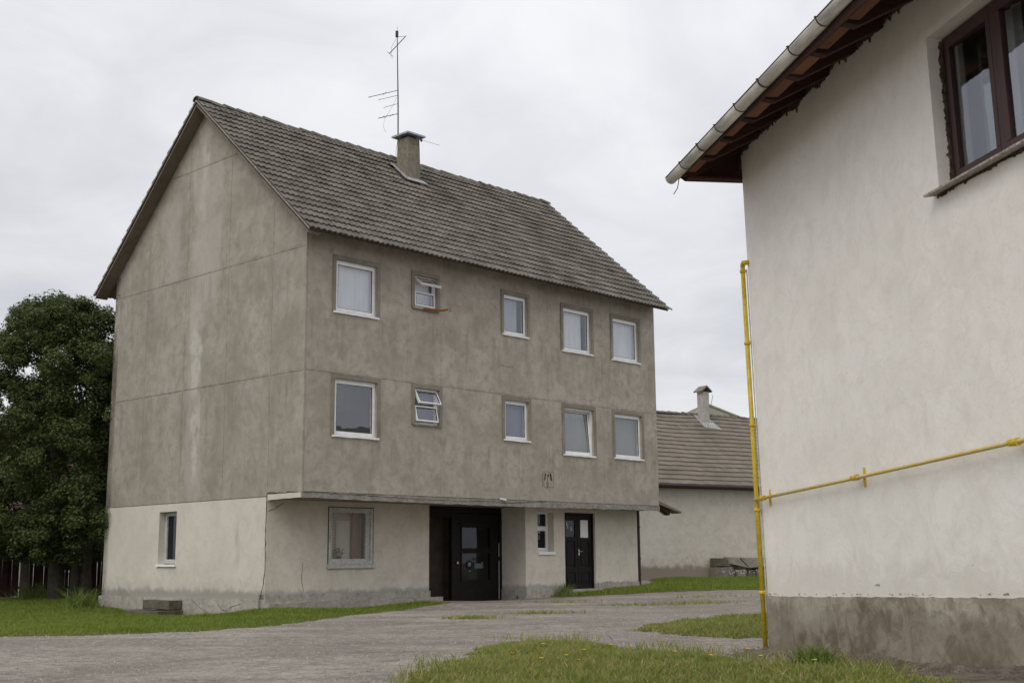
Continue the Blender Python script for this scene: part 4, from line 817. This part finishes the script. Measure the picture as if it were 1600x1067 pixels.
# crumbling skirt where the plinth meets the soil
n = 160; v = []; f = []
for i in range(n + 1):
    s_ = -.05 + 7.5 * i / n; w_ = .10 + .07 * math.sin(i * .37) + random.uniform(0, .09); zb_ = .12 + .03 * s_; x_, y_, _z = RW @ Vector((s_, -w_, 0)); gz_ = float(gz(x_, y_))
    v += [(s_, -.018, gz_ + .05 + .02 * math.sin(i * .23) + random.uniform(0, .02)), (s_, -.018 - w_ * .4, gz_ + .03 + random.uniform(-.008, .010)), (s_, -w_ * 1.15, gz_ + .0)]
for i in range(n): a = 3 * i; f += [(a, a + 3, a + 4, a + 1), (a + 1, a + 4, a + 5, a + 2)]
rb = MB()
for i in range(700):
    s_ = random.uniform(-.1, 7); w_ = abs(random.gauss(0, .22)) + .03; x_, y_, _z = RW @ Vector((s_, -w_, 0)); z_ = float(gz(x_, y_)) + .012 + max(0, .05 - w_ * .25); q = random.uniform(.006, .012) + .02 * random.random() ** 5
    rb.add([(s_ + q * math.cos(a_), -w_ + q * math.sin(a_), z_ - q * .3) for a_ in (random.random(), 2.1, 4.2)] + [(s_, -w_, z_ + q * .8)], [(0, 1, 3), (1, 2, 3), (2, 0, 3)])
rb = rb.build('rubble', M['soil'], None); rb.location = (*WA, 0); rb.rotation_euler = (0, 0, WR); tag(rb, 'crumbled plaster and small stones at the foot of the white house', 'rubble', kind='stuff')
mb = MB(); mb.v = v; mb.f = f; mb.build('crumbled_skirt', M['mortar'] if False else M['soil'], wh)
# ragged mortar line under the soffit
n = 420; pts = []; wk = 0
for i in range(n + 1): s_ = -.02 + 8 * i / n; wk = wk * .93 + random.gauss(0, .009); pts.append((s_, 6.44 + .025 * s_ + wk + random.uniform(-.012, .012) - (.05 if random.random() < .03 else 0)))
pf = pts + [(7.98, 6.78), (-.02, 6.78)]
mb = MB()
for i in range(n): mb.add([(pts[i][0], -.008 - .012 * random.random(), pts[i][1]), (pts[i + 1][0], -.008 - .012 * random.random(), pts[i + 1][1]), (pts[i + 1][0], -.05, 6.72), (pts[i][0], -.05, 6.72), (pts[i][0], .0, pts[i][1] - .005), (pts[i + 1][0], .0, pts[i + 1][1] - .005)], [(0, 1, 2, 3), (0, 1, 5, 4)])
mb.build('ragged_mortar', M['mortar'], wh)
# eaves: rafters, boards, fascia
def ez(n_): return 6.20 + .5 * (.86 - n_)              # underside of the boards at n metres out from the wall
eroof = MB(); eroof.prism([(-.88, ez(.88) + .04), (4.15, ez(.88) + .04 + 5.03 * .5), (4.15, ez(.88) + .17 + 5.03 * .5), (-.88, ez(.88) + .10)], -.14, SE + .3, lambda a, b, d: (d, a, b))
eroof.prism([(9.18, ez(.88) + .04), (4.15, ez(.88) + .04 + 5.03 * .5), (4.15, ez(.88) + .17 + 5.03 * .5), (9.18, ez(.88) + .10)], -.14, SE + .3, lambda a, b, d: (d, a, b)); eroof = eroof.build('roof', M['tile_red'], wh)
k_ = 0
for i in range(7):
    n0 = .02 + i * .118; n1 = n0 + .108
    MB().prism([(-n0, ez(n0)), (-n1, ez(n1)), (-n1, ez(n1) + .025), (-n0, ez(n0) + .025)], -.13, SE, lambda a, b, d: (d, a, b)).build('eave_board', M['plank'], eroof)
MB().box(-.114, .0, .0, .3, 6.3, 6.66).build('infill', M['mortar'], eroof); MB().box(-.114, -.001, -.74, .06, 6.112, 6.14).build('end_board', M['plank'], eroof)
sr = -.10
while sr < 9.5:
    MB().prism([(-.02, ez(0) - .17 + .0), (-.66, 6.13), (-.79, 6.15), (-.81, ez(.81) + .0), (-.02, ez(.02) - .002)], sr, sr + .10, lambda a, b, d: (d, a, b)).build('rafter', M['rafter'], eroof, bevel=.006)
    if sr > 0: MB().box(sr - .54, sr - .02, -.80, -.64 - random.uniform(0, .05), 6.17, 6.215).build('soffit_block', M['fascia_board'], eroof)
    sr += .66 + random.uniform(-.05, .05)
MB().prism([(.06, 6.11), (-.74, 6.11), (-.82, 6.17), (-.82, 6.24), (.06, ez(0) + .02)], -.16, -.115, lambda a, b, d: (d, a, b)).build('end_board', M['plank'], eroof)
MB().box(-.15, SE, -.845, -.822, 6.13, 6.24).build('fascia', M['rafter'], eroof)
# gutter
gu = thing('gutter', (*WL, 0), WR, 'half round galvanised gutter hanging along the white house eaves', 'gutter')
gr, gy = .078, -.905
def gzl(s_): return 6.145 + .024 * s_
segs = [-.22, .38, 1.04, 1.67, 2.31, 3.0, 3.81, 4.47, 5.2, 5.9, 6.6, 7.3, 8.2, 9.2, 10.2, 11]
def half(mb, s0, s1, r, th=0, d0=0, d1=0):
    n = 12; v = []
    for s_, dd in ((s0, d0), (s1, d1)):
        for k in range(n + 1): a = math.pi * k / n; v.append((s_, gy + r * math.cos(a), gzl(s_) + dd + .03 - r * math.sin(a)))
    mb.add(v, [(k, k + 1, n + 2 + k, n + 1 + k) for k in range(n)]); return mb
for a, b in zip(segs[:-1], segs[1:]):
    mb = MB(); half(mb, a - .01, b + .02, gr + random.uniform(-.002, .003), d0=random.uniform(-.003, .003), d1=random.uniform(-.003, .003)); o = mb.build('gutter_length', M['gutter'], gu, smooth=True)
    sm = o.modifiers.new('solid', 'SOLIDIFY'); sm.thickness = .004
for a in segs[1:-1]:
    mb = MB(); half(mb, a - .013, a + .013, gr + .007); mb.box(a - .012, a + .012, gy - .1, gy + .12, gzl(a) + .03, gzl(a) + .04); mb.build('strap', M['gutter_strap'], gu, smooth=False)
for e_, rr in ((gy - gr, 'front'), (gy + gr, 'rear')): MB().tube([(segs[0], e_, gzl(segs[0]) + .032), (SE, e_, gzl(SE) + .032)], .008, 6).build('rolled_edge', M['gutter_strap'], gu)
n = 12; mb = MB(); mb.add([(segs[0], gy, gzl(0) + .02)] + [(segs[0] - .003, gy + gr * math.cos(math.pi * k / n), gzl(segs[0]) + .03 - gr * math.sin(math.pi * k / n)) for k in range(n + 1)], [(0, k, k + 1) for k in range(1, n + 1)]); mb.build('end_cap', M['gutter'], gu)
MB().tube([(segs[0] + .05, gy + .09, gzl(0) - .0), (segs[0] + .03, gy + .07, gzl(0) - .12), (segs[0] + .0, gy + .02, gzl(0) - .2)], .006, 5).build('loose_wire', M['gutter_strap'], gu)
# brown double window in a deep reveal
h = WH; d = .15; win = MB(); frame(win, h[0] + .02, h[1] - .02, h[2] + .03, h[3] - .01, .075, FX, d, d + .09); win.box((h[0] + h[1]) / 2 - .05, (h[0] + h[1]) / 2 + .05, d - .015, d + .08, h[2] + .1, h[3] - .08)
win = win.build('window', M['brown_frame'], wh, bevel=.006)
for (a, b) in ((h[0] + .09, (h[0] + h[1]) / 2 - .045), ((h[0] + h[1]) / 2 + .045, h[1] - .09)):
    k = MB(); frame(k, a, b, h[2] + .10, h[3] - .08, .065, FX, d - .02, d + .045); k.build('sash', M['brown_frame'], win, bevel=.006)
    pane(win, a + .055, b - .055, h[2] + .155, h[3] - .135, FX, d + .01, M['glass']); pane(win, a + .04, b - .04, h[2] + .14, h[3] - .12, FX, d + .13, M['glass'])
    wavy(MB(), b - .30, b + .05, h[2], h[3], FX, d + .26, .02, .14).build('curtain', M['curtain_white'], win)
MB().add([(x_, y_, z_) for x_ in (h[0] - .35, h[1] + .35) for y_ in (.385, 2.2) for z_ in (h[2] - .5, h[3] + .25)], [(0, 1, 3, 2), (4, 6, 7, 5), (2, 3, 7, 6), (0, 2, 6, 4), (1, 5, 7, 3)]).build('room_wall', M['curtain_grey'], win)
mb = MB(); mb.prism([(-.12, h[2] - .045), (-.12, h[2] - .025), (d + .02, h[2] + .035), (d + .02, h[2] - .0), (-.0, h[2] - .03)], h[0] - .08, h[1] + .08, lambda a, b, dd: (dd, a, b)); mb.build('sill', flat('worn_sill_paint', (.38, .34, .30), .8, var=.5, scale=30), win)
mb = MB()
wk = 0
for i in range(110):
    wk = wk * .85 + random.gauss(0, .009); a = h[0] - .03 + (h[1] - h[0]) * i / 109; mb.box(a, a + .0155, -.008 - .006 * random.random(), .01, h[2] - .046 - abs(wk), h[2] - .035)
mb.build('ragged_mortar', M['mortar'], win)
mb = MB()
wk = 0
for i in range(120):
    wk = wk * .85 + random.gauss(0, .007); z_ = h[2] + .05 + (h[3] - h[2] - .08) * i / 120; mb.box(h[0] - .002, h[0] + .018 + random.random() * .004, d - .018 - abs(wk), d + .0, z_, z_ + .0133)
mb.build('ragged_mortar', M['mortar'], win)
# chipped paint along the top of the plinth
mb = MB()
for i in range(46):
    s_ = random.uniform(0, 7); z_ = .745 + .024 * s_ + random.uniform(0, .02); w_ = random.uniform(.008, .03); hh = random.uniform(.004, .016)
    if i == 9: s_, w_, hh = 2.9, .06, .02
    mb.prism([(s_ - w_, z_), (s_ + w_, z_ - .003), (s_ + w_ * .7, z_ + hh), (s_ - w_ * .2, z_ + hh * .7)], -.003, .005, FX)
tag(mb.build('chipped_paint', M['white_plinth'], wh), kind='stuff')
mb = MB()
for i in range(26):
    s_ = random.uniform(0, 7); z_ = random.uniform(1.0, 5.6); q = random.uniform(.003, .007)
    mb.prism([(s_ - q, z_), (s_ + q * .6, z_ - q * .5), (s_ + q, z_ + q * .6), (s_ - q * .3, z_ + q)], -.003, .004, FX)
tag(mb.build('pock_marks', M['white_plinth'], wh), kind='stuff')
# gas pipes
gp = thing('gas_riser', (*WL, 0), WR, 'upright yellow gas pipe at the corner of the white house', 'gas pipe')
def wpt(s_, n_, z): return (s_, -n_, z)
zt = 4.98; arc = [wpt(-.046 + .05 * (1 - math.cos(a)), .052, zt - .04 + .04 * math.sin(a)) for a in np.linspace(0, math.pi / 2, 6)]
MB().tube([wpt(-.046, .052, .04), wpt(-.046, .052, zt - .02)] , .029, 12).build('pipe', M['pipe_y'], gp, smooth=True)
MB().tube(arc + [wpt(.0, .07, zt), wpt(.03, .03, zt), wpt(.035, -.02, zt)], .032, 12).build('elbow', M['pipe_y'], gp, smooth=True)
for z in (zt - .10, 3.93, 2.87, 1.80, .78): MB().tube([wpt(-.046, .052, z - .022), wpt(-.046, .052, z - .012), wpt(-.046, .052, z + .012), wpt(-.046, .052, z + .022)], [.034, .041, .041, .034], 12).build('coupling', M['pipe_y'], gp, smooth=True)
for z in (3.93, 2.87, 1.80, .78): MB().box(-.046, .03, -.012, .012, z - .015, z + .015).build('wall_clamp', M['pipe_y'], gp)
for o in list(COL.objects)[-4:]: o.location = (0, -.05, 0)
MB().tube([wpt(-.012, .012, .15), wpt(-.012, .012, 2.8), wpt(-.012, .012, 4.9)], .009, 6).build('cable', M['pvc_dirty'], gp)
gh = thing('gas_branch_pipe', (*WL, 0), WR, 'thin yellow gas pipe running level across the white wall from the riser', 'gas pipe')
pz = lambda s_: 1.925 + .034 * s_
MB().tube([wpt(-.06, .075, pz(0)), wpt(2.5, .09, pz(2.5) - .006), wpt(5.6, .09, pz(5.6)), wpt(10.5, .09, pz(10.5))], .0195, 12).build('pipe', M['pipe_pale'], gh, smooth=True)
for s_ in (.22, 2.75, 5.61, 8.4):
    MB().tube([wpt(s_ - .06, .085, pz(s_)), wpt(s_ - .05, .085, pz(s_)), wpt(s_ + .05, .085, pz(s_)), wpt(s_ + .06, .085, pz(s_))], [.024, .032, .032, .024], 12).build('coupling', M['pipe_y'], gh, smooth=True)
    mb = MB(); mb.prism([(-.014, -.10), (.014, -.10), (.022, -.03), (.022, .03), (.014, .10), (-.014, .10), (-.022, .03), (-.022, -.03)], .001, .012, lambda a, b, d_: (s_ + .065 + a, -d_, pz(s_) + b)); mb.box(s_ + .052, s_ + .078, -.085, -.01, pz(s_) - .012, pz(s_) + .012); mb.tube([wpt(s_ + .055, .088, pz(s_)), wpt(s_ + .078, .088, pz(s_))], .034, 10); mb.build('bracket', M['pipe_y'], gh)

for o in (wh, gu, gp, gh): o.rotation_euler = (.018, 0, WR)          # the old wall leans out a little
# ------------------------------------------------------------------ low building behind
BD = math.atan2(2.8, 4.43); BO = (5.92 - 6 * math.cos(BD), 50 - 6 * math.sin(BD)); bb = thing('rear_building', (*BO, 0), BD, 'long low building with ribbed tile roof behind the grey house', 'building')
BE = 4.21; BL = 22
RB = Matrix.Rotation(BD, 4, 'Z'); RB.translation = Vector((*BO, 0))
mb = MB(); wall(mb, 0, BL, -.2, BE - .05, [], FX, .42, .7, step=1.5); wall(mb, .42, 8.0, -.2, BE, [], FY, 0, .3, step=3); wall(mb, .42, 8.0, -.2, BE, [], FY, BL - .3, BL, step=3); wall(mb, 0, BL, -.2, BE, [], FX, 7.7, 8.0, step=5); mb.build('wall', M['back_wall'], bb)
BS = math.tan(R(40)); BRUN = 4.25; BA = R(40); bsl = BRUN / math.cos(BA); nrow = 17; tl = bsl / nrow
mb = MB(); mb.prism([(0, BE - .03), (BRUN, BE - .03 + BRUN * BS), (2 * BRUN, BE - .03), (2 * BRUN, BE - .1), (BRUN, BE - .1 + BRUN * BS), (0, BE - .1)], -.2, BL + .2, lambda a, b, d: (d, a, b)); br_ = mb.build('roof', M['tile_back'], bb)
bv, bf = tile_geo(.30, tl, 2, .030, .06, seg=3)
ms = []
for r_ in range(nrow):
    for c_ in range(int(BL / .30)):
        k_ = r_ * tl; u = c_ * .30; sagz = -.10 * math.exp(-((u - 9.5) / 1.6) ** 2) * (r_ / nrow) - .03 * math.sin(u * .5) * (r_ / nrow)
        up = Vector((0, math.cos(BA), math.sin(BA))); m = Matrix((Vector((1, 0, 0)), up, Vector((0, -math.sin(BA), math.cos(BA))))).transposed().to_4x4()
        m.translation = Vector((u, k_ * math.cos(BA) - .02, BE - .015 + k_ * math.sin(BA) + sagz)); big = 3.0 if random.random() < .012 else .8
        ms.append(m @ Matrix.Rotation(R(random.gauss(0, .7) * big), 4, 'Z') @ Matrix.Rotation(R(random.gauss(0, .6) * big), 4, 'X') @ Matrix.Translation((0, random.gauss(0, .008), abs(random.gauss(0, .004)))))
V, Fq = bake(ms, bv, bf); me = bpy.data.meshes.new('tiles'); me.from_pydata(V, [], Fq); me.materials.append(M['tile_back']); tag(link('tiles', me, br_), kind='stuff')
for i in range(int(BL / .42)):
    o = bpy.data.objects.new('ridge_tile', rme); COL.objects.link(o); o.parent = br_
    o.matrix_local = Matrix.Translation((i * .42, BRUN, BE + BRUN * BS + .0 + random.gauss(0, .012))) @ Matrix.Rotation(R(random.gauss(3, 2)), 4, 'Y')
MB().tube([(-.2, -.08, BE - .06), (BL, -.08, BE - .06)], .065, 8).build('eave_gutter', M['downpipe'], bb)
MB().box(-.2, BL, .0, .42, BE - .14, BE - .11).build('eave_board', M['rafter'], bb)
# its chimney: placed on the front slope
def bloc(x, y, z): q = RB.inverted() @ Vector((x, y, z)); return q
q = bloc(8.25, 51.5 + .5, 0); ux = q.x; wy = BRUN - .42
ux = (RB.inverted() @ Vector((8.72, 54.35, 0))).x + 1.15
ctop = BE + BRUN * BS + 1.0
mb = MB(); mb.box(ux - .19, ux + .19, wy - .2, wy + .2, BE + 2.3, ctop); chb = mb.build('chimney', M['pale_chimney'], br_, bevel=.01)
mb = MB(); mb.prism([(-.33, 0), (-.30, -.04), (0, .20), (.30, -.04), (.33, 0), (0, .27)], wy - .30, wy + .30, lambda a, b, d: (ux + a, d, ctop + .02 + b)); mb.build('chimney_cap', M['slab_stone'], br_)
mb = MB(); mb.prism([(ux - .4, wy - .45), (ux + .55, wy - .55), (ux + .4, wy + .1), (ux - .35, wy + .3)], 0, .02, lambda a, b, d: (a, b, BE + .06 + b * BS + d)); mb.build('flashing', M['flash'], br_)
mb = MB(); wx_, wy_ = ux + 2.1, BRUN + 1.9; zz0 = BE + BRUN * BS - .9; apex = (wx_, wy_, BE + BRUN * BS + .82)
bs = [(wx_ - 3.1, wy_ - 1.8, zz0), (wx_ + 4.2, wy_ - 1.8, zz0), (wx_ + 4.2, wy_ + 2.6, zz0), (wx_ - 3.1, wy_ + 2.6, zz0)]
mb.add(bs + [apex], [(0, 1, 4), (1, 2, 4), (2, 3, 4), (3, 0, 4), (0, 1, 2, 3)]); mb.build('hipped_roof', M['moss_roof'], bb)
mb = MB()
for i, c_ in enumerate(bs[:2]):
    a, b = Vector(apex), Vector(c_); mb.tube([a + Vector((0, 0, .02)), b + Vector((0, 0, .02))], .09, 6)
mb.build('hip_ridge', M['moss_roof'], bb)
sp = thing('roof_finial', tuple(RB @ Vector((wx_ + .25, wy_ - .2, apex[2] - .05))), 0, 'thin curled wire finial at the top of the hipped roof', 'finial')
MB().tube([(0, 0, 0), (.05, 0, .25), (.1, 0, .42), (.06, 0, .52)], .012, 4).build('wire', M['antenna'], sp)
# slabs leaning against its wall
def slabthing(name, pts, z0, z1, dy, label, m='slab_stone', lean=0):
    mb = MB(); mb.prism(jag(pts, .02, .3), 0, dy, lambda a, b, d: (a, -b * 0 + .40 - d - lean * (1 - (b - z0) / (z1 - z0)), b)); o = mb.build(name, M[m], None, bevel=.012); o.location = (*BO, 0); o.rotation_euler = (0, 0, BD); return tag(o, label, 'slab', 'concrete slabs stacked at the back wall')
u0 = (RB.inverted() @ Vector((7.95, 51.0, 0))).x + .55
slabthing('concrete_slab', [(u0, .35), (u0 + 1.15, .35), (u0 + 1.05, .85), (u0 + .1, .85)], .3, .9, .35, 'grey box-like concrete block leftmost against the back wall')
slabthing('concrete_slab', [(u0 + .08, .87), (u0 + 1.0, .87), (u0 + .8, 1.22), (u0 + .1, 1.22)], .8, 1.3, .28, 'dark concrete slab lying on the leftmost block at the back wall', 'old_concrete')
slabthing('concrete_slab', [(u0 + .95, .98), (u0 + 1.9, .80), (u0 + 1.65, 1.24), (u0 + .88, 1.26)], .8, 1.2, .06, 'tilted thin slab leaning second from left at the back wall', lean=.35)
slabthing('concrete_slab', [(u0 + 1.95, .80), (u0 + 3.4, .84), (u0 + 3.4, 1.22), (u0 + 1.75, 1.25)], .8, 1.2, .06, 'long tilted slab resting on stones beside the yellow pipe', lean=.35)
slabthing('stone_block', [(u0 + 1.25, .35), (u0 + 1.75, .35), (u0 + 1.72, .74), (u0 + 1.22, .72)], .3, .8, .4, 'square stone under the tilted thin slab')
slabthing('stone_block', [(u0 + 1.85, .38), (u0 + 2.25, .38), (u0 + 2.22, .70), (u0 + 1.95, .73)], .3, .8, .4, 'small round stone between two larger blocks', 'old_concrete')
slabthing('stone_block', [(u0 + 2.35, .40), (u0 + 3.4, .40), (u0 + 3.4, .78), (u0 + 2.4, .76)], .3, .8, .4, 'long grey stone under the long tilted slab')

# house across the yard, out of frame: only its reflection shows in the grey house windows
sh = thing('street_house', (30, 22, 0), R(60), 'dark roofed house mirrored in the lower left window of the grey house', 'house')
MB().box(-8, 8, -4, 4, 0, 4.2).build('wall', M['back_wall'], sh)
MB().prism([(-4.5, 4.0), (4.5, 4.0), (0, 7.9)], -8.4, 8.4, lambda a, b, d: (d, a, b)).build('roof', M['moss_roof'], sh)
# ------------------------------------------------------------------ left side: neighbour house, fence, tree
nb = thing('neighbour_house', (-22.5, 46, 0), R(12), 'old house with red tiled roof hidden behind the big tree', 'house')
mb = MB(); mb.box(0, 15, 0, 8, -.2, 3.2); nw = mb.build('wall', flat('pale_wall', (.28, .29, .29), .9, scale=2), nb)
mb = MB(); mb.prism([(-.5, 3.0), (4, 6.7), (8.5, 3.0), (8.5, 3.15), (4, 6.9), (-.5, 3.15)], -.4, 15.4, lambda a, b, d: (d, a, b)); nr_ = mb.build('roof', M['tile_red'], nb)
nv, nf = tile_geo(.30, .34, 2, .016, .03, seg=3); ms = []; NA = math.atan(3.7 / 4.5)
for r_ in range(17):
    for c_ in range(52):
        m = Matrix((Vector((1, 0, 0)), Vector((0, math.cos(NA), math.sin(NA))), Vector((0, -math.sin(NA), math.cos(NA))))).transposed().to_4x4(); m.translation = Vector((c_ * .3 - .4, -.5 + r_ * .34 * math.cos(NA), 3.17 + r_ * .34 * math.sin(NA))); ms.append(m)
V, Fq = bake(ms, nv, nf); me = bpy.data.meshes.new('tiles'); me.from_pydata(V, [], Fq); me.materials.append(M['tile_red']); tag(link('tiles', me, nr_), kind='stuff')
for x0 in (2, 5.2, 8.5): 
    w_ = MB(); frame(w_, x0, x0 + 1.1, .9, 2.3, .08, FX, -.03, .05); w_ = w_.build('window', M['pvc'], nb); pane(w_, x0 + .05, x0 + 1.05, .95, 2.25, FX, -.015, M['glass_dim'])
fn = thing('picket_fence', (0, 37, 0), R(0), 'dark brown vertical board fence behind the tree at left', 'fence')
pm = MB().box(-.048, .048, -.012, .012, 0, 1.5).mesh('picket', M['picket'])
x = -20.5; 
while x < -8.6:
    if not any(abs(x - q) < .16 for q in (-17.6, -14.5, -11.4)):
        o = bpy.data.objects.new('picket', pm); COL.objects.link(o); o.parent = fn; o.location = (x, random.gauss(0, .01), .26 + random.gauss(0, .02)); o.rotation_euler = (random.gauss(0, .01), random.gauss(0, .012), random.gauss(0, .03))
    x += .105
for q in (-17.6, -14.5, -11.4): MB().box(q - .12, q + .12, -.09, .1, .1, 1.74).build('post', M['slab_stone'], fn, bevel=.02)
for z in (.5, 1.45): MB().box(-20.5, -8.6, .02, .07, z, z + .07).build('rail', M['picket'], fn)
MB().box(-20.5, -8.6, -.1, .12, .1, .24).build('base_kerb', M['old_concrete'], fn)

def tree(name, base, stems, crown, nleaf, label, lsize, seed, mat='leaf'):
    r2 = np.random.default_rng(seed); random.seed(seed)
    t_ = thing(name, (*base, float(gz(*base))), 0, label, 'tree')
    tips = []
    for (x0, y0, r0, x1, y1, z1) in stems:
        pts = [Vector((x0, y0, -.2))]; n = 7
        for i in range(1, n + 1): k = i / n; pts.append(Vector((x0 + (x1 - x0) * k ** 1.4 + random.gauss(0, .05), y0 + (y1 - y0) * k ** 1.4 + random.gauss(0, .05), z1 * k)))
        MB().tube(pts, [r0 * (1.25 if i == 0 else 1 - .8 * i / n) for i in range(n + 1)], 8).build('trunk', M['bark'], t_, smooth=True); tips.append(pts)
    lm = MB()
    for _ in range(70):
        pts = random.choice(tips); p = pts[random.randint(2, len(pts) - 1)]; a = random.uniform(0, 6.28); l = random.uniform(.7, 1.7)
        q = p + Vector((math.cos(a) * l, math.sin(a) * l, random.uniform(.2, 1.0))); m_ = (p + q) / 2 + Vector((0, 0, .15)); lm.tube([p, m_, q], [.035, .022, .008], 5)
    lm.build('limbs', M['bark'], t_, smooth=True)
    # leaf clumps through the crown volume
    C = []; k = 0
    while len(C) < crown['n']:
        z = r2.uniform(crown['z0'], crown['z1']); kz = (z - crown['z0']) / (crown['z1'] - crown['z0'])
        R_ = np.interp(kz, crown['kz'], crown['kr']); a = r2.random() * 6.283
        R_ *= 1 + .16 * math.sin(3 * a + z * 1.7) + .13 * math.sin(5 * a - z * 2.9)
        r = R_ * r2.random() ** .38; C.append((math.cos(a) * r + crown['cx'](kz), math.sin(a) * r, z))
    C = np.array(C); cs = .19 + .25 * r2.random(len(C)); wgt = cs ** 2; ci = r2.choice(len(C), nleaf, p=wgt / wgt.sum())
    off = r2.normal(0, 1, (nleaf, 3)); off /= np.linalg.norm(off, axis=1)[:, None]; off *= (r2.random(nleaf) ** .45)[:, None]; off[:, 2] *= .75
    P = C[ci] + off * cs[ci][:, None]
    # leaves: folded diamonds tilted outwards and up
    nrm = off + np.array([0, 0, .9]) + r2.normal(0, .55, (nleaf, 3)); nrm /= np.linalg.norm(nrm, axis=1)[:, None]
    t1 = np.cross(nrm, r2.normal(0, 1, (nleaf, 3))); t1 /= np.linalg.norm(t1, axis=1)[:, None]; t2 = np.cross(nrm, t1); s_ = (lsize * (.6 + .8 * r2.random(nleaf)))[:, None]
    v = np.stack([P - t1 * s_, P + t2 * s_ * .5 + nrm * s_ * .12, P + t1 * s_, P - t2 * s_ * .5 + nrm * s_ * .12], 1).reshape(-1, 3)
    link('crown', npmesh('crown', v, np.arange(nleaf * 4).reshape(-1, 4), M[mat]), t_)
    return t_
tree('broadleaf_tree', (-12.0, 34.1), [(-.45, 0, .22, -1.0, .1, 6.2), (.02, -.05, .14, .3, .2, 6.6), (.32, .05, .18, .7, 0, 5.6)],
     dict(n=900, z0=1.1, z1=8.3, kz=[0, .12, .35, .6, .8, .93, 1], kr=[1.7, 2.35, 2.5, 2.3, 1.95, 1.4, .5], cx=lambda k: -.6 - .1 * k), 205000, 'big dark broadleaf tree with three trunks left of the grey house', .046, 11)
tree('broadleaf_tree', (-15.6, 35.2), [(0, 0, .14, -.4, 0, 4.2)], dict(n=160, z0=.9, z1=5.6, kz=[0, .3, .7, 1], kr=[1.0, 1.5, 1.2, .4], cx=lambda k: 0), 42000, 'smaller dark bushy tree at the left edge behind the big tree', .046, 5)
random.seed(3)
# weed clump at the left corner of the grey house, and a dry shoot by the door
def clump(loc, h, r, n, label, name='weed_clump', m='weed'):
    x = loc[0] + rng.normal(0, r, n); y = loc[1] + rng.normal(0, r, n); v, f = blades(x, y, h * (.4 + .7 * rng.random(n)) * np.exp(-((x - loc[0]) ** 2 + (y - loc[1]) ** 2) / (2 * (1.6 * r) ** 2)), .012 + .012 * rng.random(n), 1.1)
    return tag(link(name, npmesh(name, v, f, M[m])), label, 'weeds', kind='stuff')
clump((-10.9, 31.5), .62, .24, 420, 'tall green weeds at the left corner of the grey house')
clump((-13.6, 36.0), .6, .5, 420, 'low weeds at the foot of the board fence')
clump((2.9, 12.25), .26, .12, 260, 'tall grass clump in front of the damp white house plinth', 'grass_clump')
p = hpt(8.95, .45, 0); clump((p[0], p[1]), .40, .14, 200, 'grey-green weed beside the black double door', m='weed')
n = 24; k = MB()
for i in range(n):
    a, b = random.gauss(0, .5), random.gauss(0, .2); x_, y_, _z = RB @ Vector((u0 + .9 + a, -.35 + b, 0)); z_ = float(gz(x_, y_)) + random.uniform(.18, .32); k.box(x_, x_ + .035, y_, y_ + .02, z_, z_ + .025)
tag(k.build('wild_flowers', M['petal_white']), 'tiny white wild flowers in the grass before the stacked slabs', 'flowers', kind='stuff')
